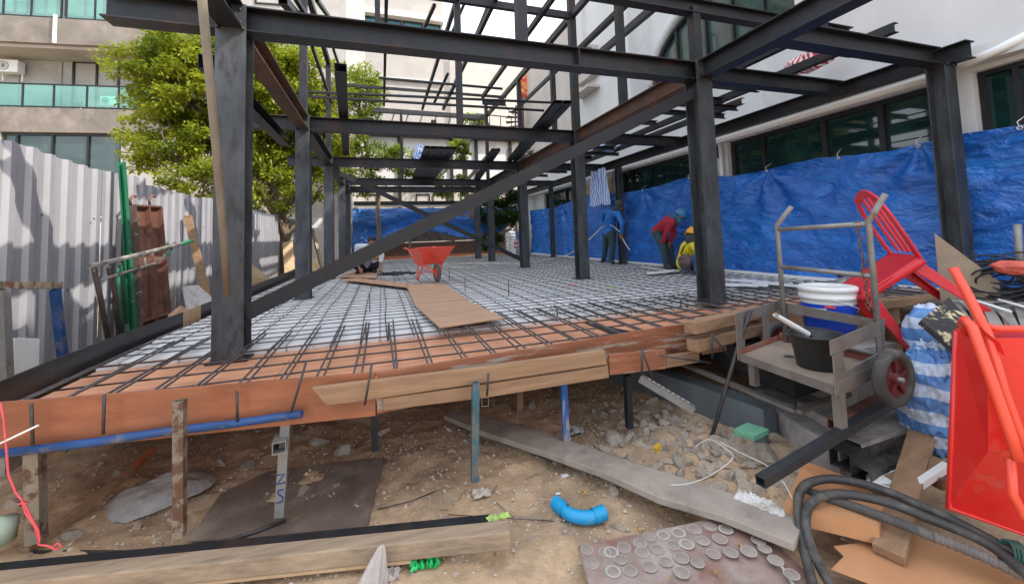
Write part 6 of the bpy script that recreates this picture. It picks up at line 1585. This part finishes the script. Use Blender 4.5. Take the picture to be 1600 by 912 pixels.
for i in range(14):
    rnd = random.Random(60+i); x = rnd.uniform(-1.7,-1.15); y = rnd.uniform(8.2,12)
    if i < 5: tb([V((x,y,-.2)), V((x+rnd.uniform(-.3,.3),y+.4,rnd.uniform(.4,1.1)))], .025, [TIMBER,TIMBERG,PLY_PALE][i%3], 'scrap_stick', label='leaning scrap stick in the pile at the tree foot', cat='stick', group='scrap sticks at the tree foot')
# boards on the slab
def deckboard(pts, m, label, z=.062, th=.012): return ground_poly('walkway_board', pts, z, th, m, label, 'plywood')
deckboard([(634,444),(694,443),(731,467),(648,475)], PLY_BR, 'farther of two brown boards on the mesh, under the red wheelbarrow')
deckboard([(648,476),(729,468),(788,496),(687,511)], PLY_BR, 'nearer of two brown boards on the mesh, in front of the red wheelbarrow', .066)
deckboard([(530,436),(560,434),(640,443),(640,449)], PLY_BR, 'long narrow brown board on the mesh before the squatting worker in white')
deckboard([(530,432),(548,423),(590,424),(588,434)], PLY_BR, 'brown board under the squatting worker in white', .055)
def toolpile():
    c = px(620,432,'z',.06); rnd = random.Random(6); t = empty('tool_pile', c, 'pile of dark tools and clamps on the mesh left of the red wheelbarrow', 'tools')
    for k in range(16):
        p = c+V((rnd.uniform(-.35,.35), rnd.uniform(-.25,.25), .03+rnd.uniform(0,.05))); d = V((rnd.uniform(-1,1),rnd.uniform(-1,1),rnd.uniform(-.1,.1)))*.16
        MB().bar(p-d, p+d, rnd.uniform(.02,.05), rnd.uniform(.015,.04)).build('tool', [BLKPL,STEEL,GLASSL][k%3], t)
toolpile()
hz = [px(u, v, 'z', .06) for u, v in ((765,418),(752,413),(735,418),(700,417),(690,414),(720,411),(770,411),(815,412),(850,407),(880,400))]
HOSEW = mat('white_hose', (.6,.57,.48), .5, 0, .06, 9)
hh = hz+[px(905,388,'x',6.2), px(925,370,'x',6.5), px(943,353,'x',6.62), px(955,352,'x',6.6), px(970,364,'x',6.6), px(974,375,'x',6.62), px(984,391,'x',6.7)]
MB().tube(smooth_path(hh), .014, 8).build('white_hose', HOSEW, label='pale hose held by the worker in blue and trailing over the mesh', cat='hose')
crumple('rag_scrap', px(893,446,'z',.05), .05, ORCLOTH, 'small brown rag scrap on the mesh left of the second right column', 'rag', 21, 8)
crumple('rag_scrap', px(955,450,'z',.05), .05, LIME, 'small yellowish scrap on the mesh right of the second right column', 'rag', 22, 8)

# ------------------------------------------------------------------ people
def capsules(mb, segs):
    for a, b, r0, r1 in segs:
        a, b = V(a), V(b); n = 3
        mb.sphere(a, r0, seg=12); mb.sphere(b, r1, seg=12)
        if (b-a).length > 1e-3: mb.tube([a, b], [r0, r1], 12)
def fig(name, segs, m, parent, vox=.014, sm=3, **k):
    mb = MB(); capsules(mb, segs); o = mb.build(name, m, parent, **k)
    r = o.modifiers.new('remesh', 'REMESH'); r.mode = 'VOXEL'; r.voxel_size = vox; r.use_smooth_shade = True
    s_ = o.modifiers.new('smooth', 'SMOOTH'); s_.factor = .6; s_.iterations = sm
    return o
def hand(wrist, elbow, curl=(0,0,-1), side=1):
    d = (V(wrist)-V(elbow)).normalized(); c = V(curl).normalized(); s = d.cross(c)
    if s.length < .1: s = V((1,0,0))
    s.normalize(); c = s.cross(d).normalized()*(1 if s.cross(d).dot(V(curl)) > 0 else -1); w = V(wrist); segs = []
    segs.append((w+d*.02, w+d*.075+s*.0, .03, .028)); segs.append((w+d*.03+s*.018, w+d*.08+s*.02, .018, .016)); segs.append((w+d*.03-s*.018, w+d*.08-s*.02, .018, .016))
    for i, (o, l) in enumerate(((-.033,.055),(-.012,.07),(.01,.075),(.031,.065))):
        k0 = w+d*.085+s*o; k1 = k0+(d*.8+c*.5)*l*.5; k2 = k1+(d*.3+c*.95)*l*.5
        segs += [(k0,k1,.0115,.0105),(k1,k2,.0105,.009)]
    t0 = w+d*.03+s*.03*side; t1 = t0+(d*.5+s*.8*side+c*.3)*.04; segs += [(t0,t1,.014,.012),(t1,t1+(d*.8+c*.5)*.03,.012,.01)]
    return segs
def person(name_label, J, shirt, trousers, look, hair=None, headwear=None, foot=.25, bare_shin=False):
    """J: joints dict of world points"""
    g = {k: V(p) for k, p in J.items()}
    base = (g['fl']+g['fr'])/2; t = empty('person', base, name_label, 'person')
    B = []; hd, nk = g['head'], g['neck']; ch, pv = g['chest'], g['pelvis']; look = V(look).normalized()
    hz_ = g['head']
    B += [(nk, nk.lerp(hd,.5), .058,.055), (hd+V((0,0,.025)), hd+V((0,0,.03)), .092,.092), (hd-V((0,0,.045))+look*.02, hd-V((0,0,.05))+look*.02, .068,.06)]
    sd = look.cross(V((0,0,1)))
    if sd.length < .1: sd = V((1,0,0))
    sd.normalize(); upv = sd.cross(look)
    B += [(hd+look*.09-upv*.02, hd+look*.1-upv*.03, .014,.013)]
    for s in (1,-1): B += [(hd+sd*s*.088-upv*.01, hd+sd*s*.09-upv*.03, .016,.012)]
    B += [(pv, ch, .115,.125), (ch, nk, .1,.06), (g['sl'], g['sr'], .06,.06), (g['hl'], g['hr'], .1,.1)]
    for s in 'lr':
        B += [(g['s'+s], g['e'+s], .05,.042), (g['e'+s], g['w'+s], .04,.029)]
        B += hand(g['w'+s], g['e'+s], g.get('curl'+s, V((0,0,-1)))-0*V((0,0,0)), 1 if s == 'l' else -1)
        B += [(g['h'+s], g['k'+s], .085,.058), (g['k'+s], g['a'+s], .055,.038), (g['a'+s], g['f'+s], .04,.032)]
    body = fig('body', B, SKIN, t, .011, 2)
    T = [(pv, pv.lerp(ch,.5), .135,.14), (pv.lerp(ch,.5), ch, .14,.15), (ch, nk.lerp(ch,.35), .13,.09), (g['sl'], g['sr'], .078,.078), (nk.lerp(ch,.2), nk.lerp(ch,.15), .075,.07),(g['hl'].lerp(pv,.3)+V((0,0,.02)), g['hr'].lerp(pv,.3)+V((0,0,.02)), .125,.125)]
    for s in 'lr': T += [(g['s'+s], g['e'+s], .068,.058), (g['e'+s], g['w'+s].lerp(g['e'+s],.08 if not bare_shin else .6), .056,.044)]
    fig('shirt', T, shirt, t, .014, 3)
    L_ = [(g['hl'], g['hr'], .118,.118), (pv, pv+V((0,0,.01)), .12,.12)]
    for s in 'lr': L_ += [(g['h'+s], g['k'+s], .105,.078), (g['k'+s], g['a'+s].lerp(g['k'+s],.05 if not bare_shin else .8), .075,.06)]
    fig('trousers', L_, trousers, t, .014, 3)
    for s in 'lr':
        f_ = g['f'+s]-g['a'+s]; fig('shoe', [(g['a'+s]-V((0,0,.02)), g['f'+s], .052,.045), (g['a'+s]-f_.normalized()*.04-V((0,0,.03)), g['f'+s]-V((0,0,.01)), .045,.042)], SHOE, t, .012, 2)
    for s in (1,-1): MB().sphere(hd+look*.083+sd*s*.033+upv*.012, .011, seg=8).build('eye', SHOE, body)
    if hair: fig('hair', [(hd+V((0,0,.035))-look*.02, hd+V((0,0,.05))-look*.01, .1,.09), (hd-look*.04, hd-look*.035, .085,.08)], hair, t, .014, 1)
    return t, body, hd, look, upv, sd
def helmet(t, hd, look, up_, m, r=.135):
    ax = up_.normalized(); c = hd+ax*.03
    o = MB().lathe(c, [(r*1.12,-.005),(r*1.0,.0),(r*.98,.05),(r*.85,.1),(r*.55,.14),(.001,.15)], 32, ax).build('helmet', m, t)
    so = o.modifiers.new('thickness','SOLIDIFY'); so.thickness = .004
    s = ax.cross(look).normalized(); MB().slab([c+look*r*.8+s*.09, c+look*(r+.06)+s*.05, c+look*(r+.06)-s*.05, c+look*r*.8-s*.09], .006, ax).build('brim', m, o)
    MB().tube([c+ax*.1-look*.11, c+ax*.15, c+ax*.1+look*.11], .012, 8).build('ridge', m, o)
BLUEC = mat('blue_shirt', (.015,.15,.5), .85, 0, .12, 6, bump=.3, bump_scale=20); REDC = mat('red_shirt', (.36,.015,.035), .85, 0, .12, 6, bump=.3, bump_scale=20)
YELC = mat('yellow_shirt', (.75,.6,.02), .8, 0, .1, 6, bump=.3, bump_scale=20); GREYC = mat('white_shirt', (.66,.66,.68), .85, 0, .1, 6, bump=.3, bump_scale=20)
JEAN = mat('dark_jeans', (.03,.06,.075), .9, 0, .2, 12, bump=.3); JEANB = mat('blue_jeans', (.04,.09,.22), .9, 0, .2, 12, bump=.3); NAVY = mat('navy_shorts', (.02,.03,.06), .9, 0, .2, 12)
HOOD = mat('grey_hood', (.05,.055,.055), .9, 0, .2, 14, bump=.3); HAIR = mat('black_hair', (.012,.01,.01), .6, 0, .2, 30)
def X(u, v, x): return px(u, v, 'x', x)
# worker in blue
Jb = dict(head=X(968,321,6.55), neck=X(961,331,6.62), chest=X(954,341,6.65), pelvis=X(952,362,6.68), sl=X(966,334,6.5), sr=X(944,331,6.75), el=X(972,350,6.45), er=X(940,346,6.72), wl=X(971,364,6.5), wr=X(944,352,6.6),
          hl=X(956,366,6.6), hr=X(948,366,6.74), kl=X(957,386,6.58), kr=X(946,386,6.72), al=X(956,404,6.6), ar=X(943,405,6.72), fl=X(958,408.5,6.5), fr=X(941,409,6.62))
for k in ('fl','fr','al','ar'): Jb[k].z = .055 if k[0] == 'f' else .09
lk = (RT*.55-FW*.6-V((0,0,.45)))
t, b_, hd, lk, u_, s_ = person('standing worker in a blue shirt and dark hood holding a pale hose', Jb, BLUEC, JEAN, lk)
fig('hood', [(hd+V((0,0,.03)), hd+V((0,0,.035)), .115,.11), (hd-V((0,0,.03))-lk*.01, Jb['neck'], .1,.1), (Jb['neck']+lk*.06, Jb['neck']+lk*.08-V((0,0,.14)), .06,.04)], HOOD, t, .014, 2)
# worker in red, bending with hands on the knees
Jr = dict(head=X(1062,339,6.6), neck=X(1053,342,6.62), chest=X(1046,348,6.63), pelvis=X(1027,362,6.66), sl=X(1050,347,6.45), sr=X(1050,346,6.78), el=X(1041,364,6.42), er=X(1053,364,6.78), wl=X(1036,379,6.5), wr=X(1047,378,6.7),
          hl=X(1028,366,6.56), hr=X(1026,365,6.74), kl=X(1037,388,6.5), kr=X(1047,387,6.72), al=X(1041,411,6.52), ar=X(1051,410,6.74), fl=X(1048,416,6.5), fr=X(1060,414,6.72))
for k in ('fl','fr'): Jr[k].z = .055
for k in ('al','ar'): Jr[k].z = .09
lk = (RT*.75-FW*.3-V((0,0,.55)))
t, b_, hd, lk, u_, s_ = person('worker in a dark red shirt and blue helmet bending over with hands on the knees', Jr, REDC, JEAN, lk)
helmet(t, hd, lk, u_, mat('blue_helmet', (.02,.14,.3), .3, 0, .1, 5)); fig('neck_cloth', [(hd-lk*.06-V((0,0,.02)), Jr['neck']-V((0,0,0)), .095,.09), (hd-V((0,0,.05)), hd-V((0,0,.06)), .085,.08)], mat('teal_cloth', (.03,.13,.25), .8), t, .014, 2)
# worker in yellow, squatting
Jy = dict(head=X(1082,371,6.45), neck=X(1080,379,6.45), chest=X(1076,388,6.45), pelvis=X(1068,411,6.5), sl=X(1073,384,6.62), sr=X(1086,385,6.3), el=X(1080,397,6.75), er=X(1094,398,6.3), wl=X(1090,402,6.75), wr=X(1101,406,6.35),
          hl=X(1069,410,6.6), hr=X(1071,412,6.38), kl=X(1086,396,6.75), kr=X(1093,402,6.25), al=X(1084,416,6.72), ar=X(1089,420,6.25), fl=X(1094,417,6.7), fr=X(1101,421,6.25))
for k in ('fl','fr'): Jy[k].z = .055
for k in ('al','ar'): Jy[k].z = .09
lk = (RT*.7+FW*.3-V((0,0,.6)))
t, b_, hd, lk, u_, s_ = person('squatting worker in a bright yellow shirt and orange helmet beside the front right column', Jy, YELC, JEANB, lk)
helmet(t, hd+V((0,0,.01)), lk, u_*.8+V((0,0,.5)), mat('orange_helmet', (.85,.35,.01), .3, 0, .05, 5)); fig('neck_cloth', [(hd-V((0,0,.03))-lk*.03, Jy['neck'], .105,.1)], HOOD, t, .014, 2)
bg_ = X(1071,408,6.22); sack('waist_bag', tuple(bg_), (.1,.14,.12), mat('brown_bag', (.12,.08,.07), .8), None, 41, parent=t)
MB().tube([bg_, X(1064,396,6.27), X(1068,386,6.3), X(1075,380,6.38)], .014, 6).build('bag_strap', SHOE, t)
# squatting worker in white by the third left column
def Y(u, v, y): return px(u, v, 'y', y)
Jw = dict(head=Y(581,379,6.2), neck=Y(576,385,6.4), chest=Y(573,394,6.5), pelvis=Y(573,413,6.8), sl=Y(559,386,6.3), sr=Y(592,386,6.3), el=Y(556,408,6.35), er=Y(596,404,6.2), wl=Y(562,419,6.1), wr=Y(594,417,6.0),
          hl=Y(568,418,6.8), hr=Y(580,418,6.8), kl=Y(552,414,6.35), kr=Y(592,413,6.35), al=Y(562,427,6.6), ar=Y(586,427,6.6), fl=Y(558,431,6.35), fr=Y(586,431,6.35))
for k in ('fl','fr'): Jw[k].z = .09
for k in ('al','ar'): Jw[k].z = .12
person('squatting worker in a white t-shirt seen from behind by the third left column', Jw, GREYC, NAVY, (.1,-.4,-.9), HAIR, bare_shin=True)

# blue hand painted marks on the flaking white post
pw = [o for o in COL.objects if o.name.startswith('prop_post') and 'tube across' in o.get('label','')][0]
INK = mat('blue_ink', (.02,.05,.22), .7, 0, .2, 30)
def stroke(pts):
    mb = MB(); mb.tube([px(u, v, 'y', -1.243) for u, v in pts], .0035, 5); mb.build('painted_mark', INK, pw)
stroke([(432,742),(444,740),(433,756),(445,753)])
stroke([(443,764),(434,766),(435,772),(442,776),(441,783),(432,785)])
# ------------------------------------------------------------------ joint details
def joint_bits():
    cols = [o for o in COL.objects if o.name.startswith('steel_column')]
    for c in cols:
        x, y = c.location.x, c.location.y
        if y > 4 or x > 6: continue
        mb = MB()
        for s in (-1, 1):
            for z in (2.49, 2.59): mb.lathe((x+s*.06, y-.1, z), [(.011,0),(.011,.008),(.001,.008)], 6, (0,-1,0))
        mb.build('bolt_head', STEEL, c)
        rnd = random.Random(int(x*10+y*7)); mb = MB()
        pts = [(x-.1+.2*k/18, y-.1-.001+rnd.uniform(-.002,.001), 2.44+rnd.uniform(-.002,.002)) for k in range(19)]
        mb.tube(pts, [.004+rnd.uniform(-.001,.0015) for _ in pts], 6); mb.build('weld_bead', RUSTBEAM, c)
joint_bits()
for k, (u, v, r, lab) in enumerate(((20,790,.07,'pale broken lump at the foot of the corner post'),(120,838,.05,'beige broken lump in front of the white sack'),(215,828,.035,'small dark stone right below the white sack'),(250,845,.03,'small beige stone behind the steel bar'),(345,722,.06,'grey stone in the dark behind the white sack'),
        (500,690,.07,'pale stone in the dark behind the rounded grey rock'),(640,712,.03,'small pale stone right of the brown sheet'),(830,640,.06,'grey stone in the dark behind the dusty board'),(930,640,.05,'pale stone deep behind the grey prop post'))):
    p = pg(u, v); rock(p.x, p.y, r, 700+k, lab)
def chips():
    rnd = random.Random(21); mb = MB()
    for i in range(900):
        x = rnd.uniform(-.8,3.4); y = rnd.uniform(-2.0,.3); z = Gd(x,y)+.004; l = rnd.uniform(.004,.014); th = rnd.uniform(0,6.3); w = l*rnd.uniform(.2,.6)
        d = V((math.cos(th),math.sin(th),rnd.uniform(-.2,.3)))*l; s = V((-math.sin(th),math.cos(th),rnd.uniform(-.2,.2)))*w; p = V((x,y,z))
        mb.slab([p, p+d, p+d+s, p+s], .002)
    mb.build('litter', mat('pale_chips', (.68,.62,.52), .8, 0, .3, 30), label='pale splinters and paper flecks scattered over the bare earth', cat='litter', kind='stuff', recalc=False)
chips()
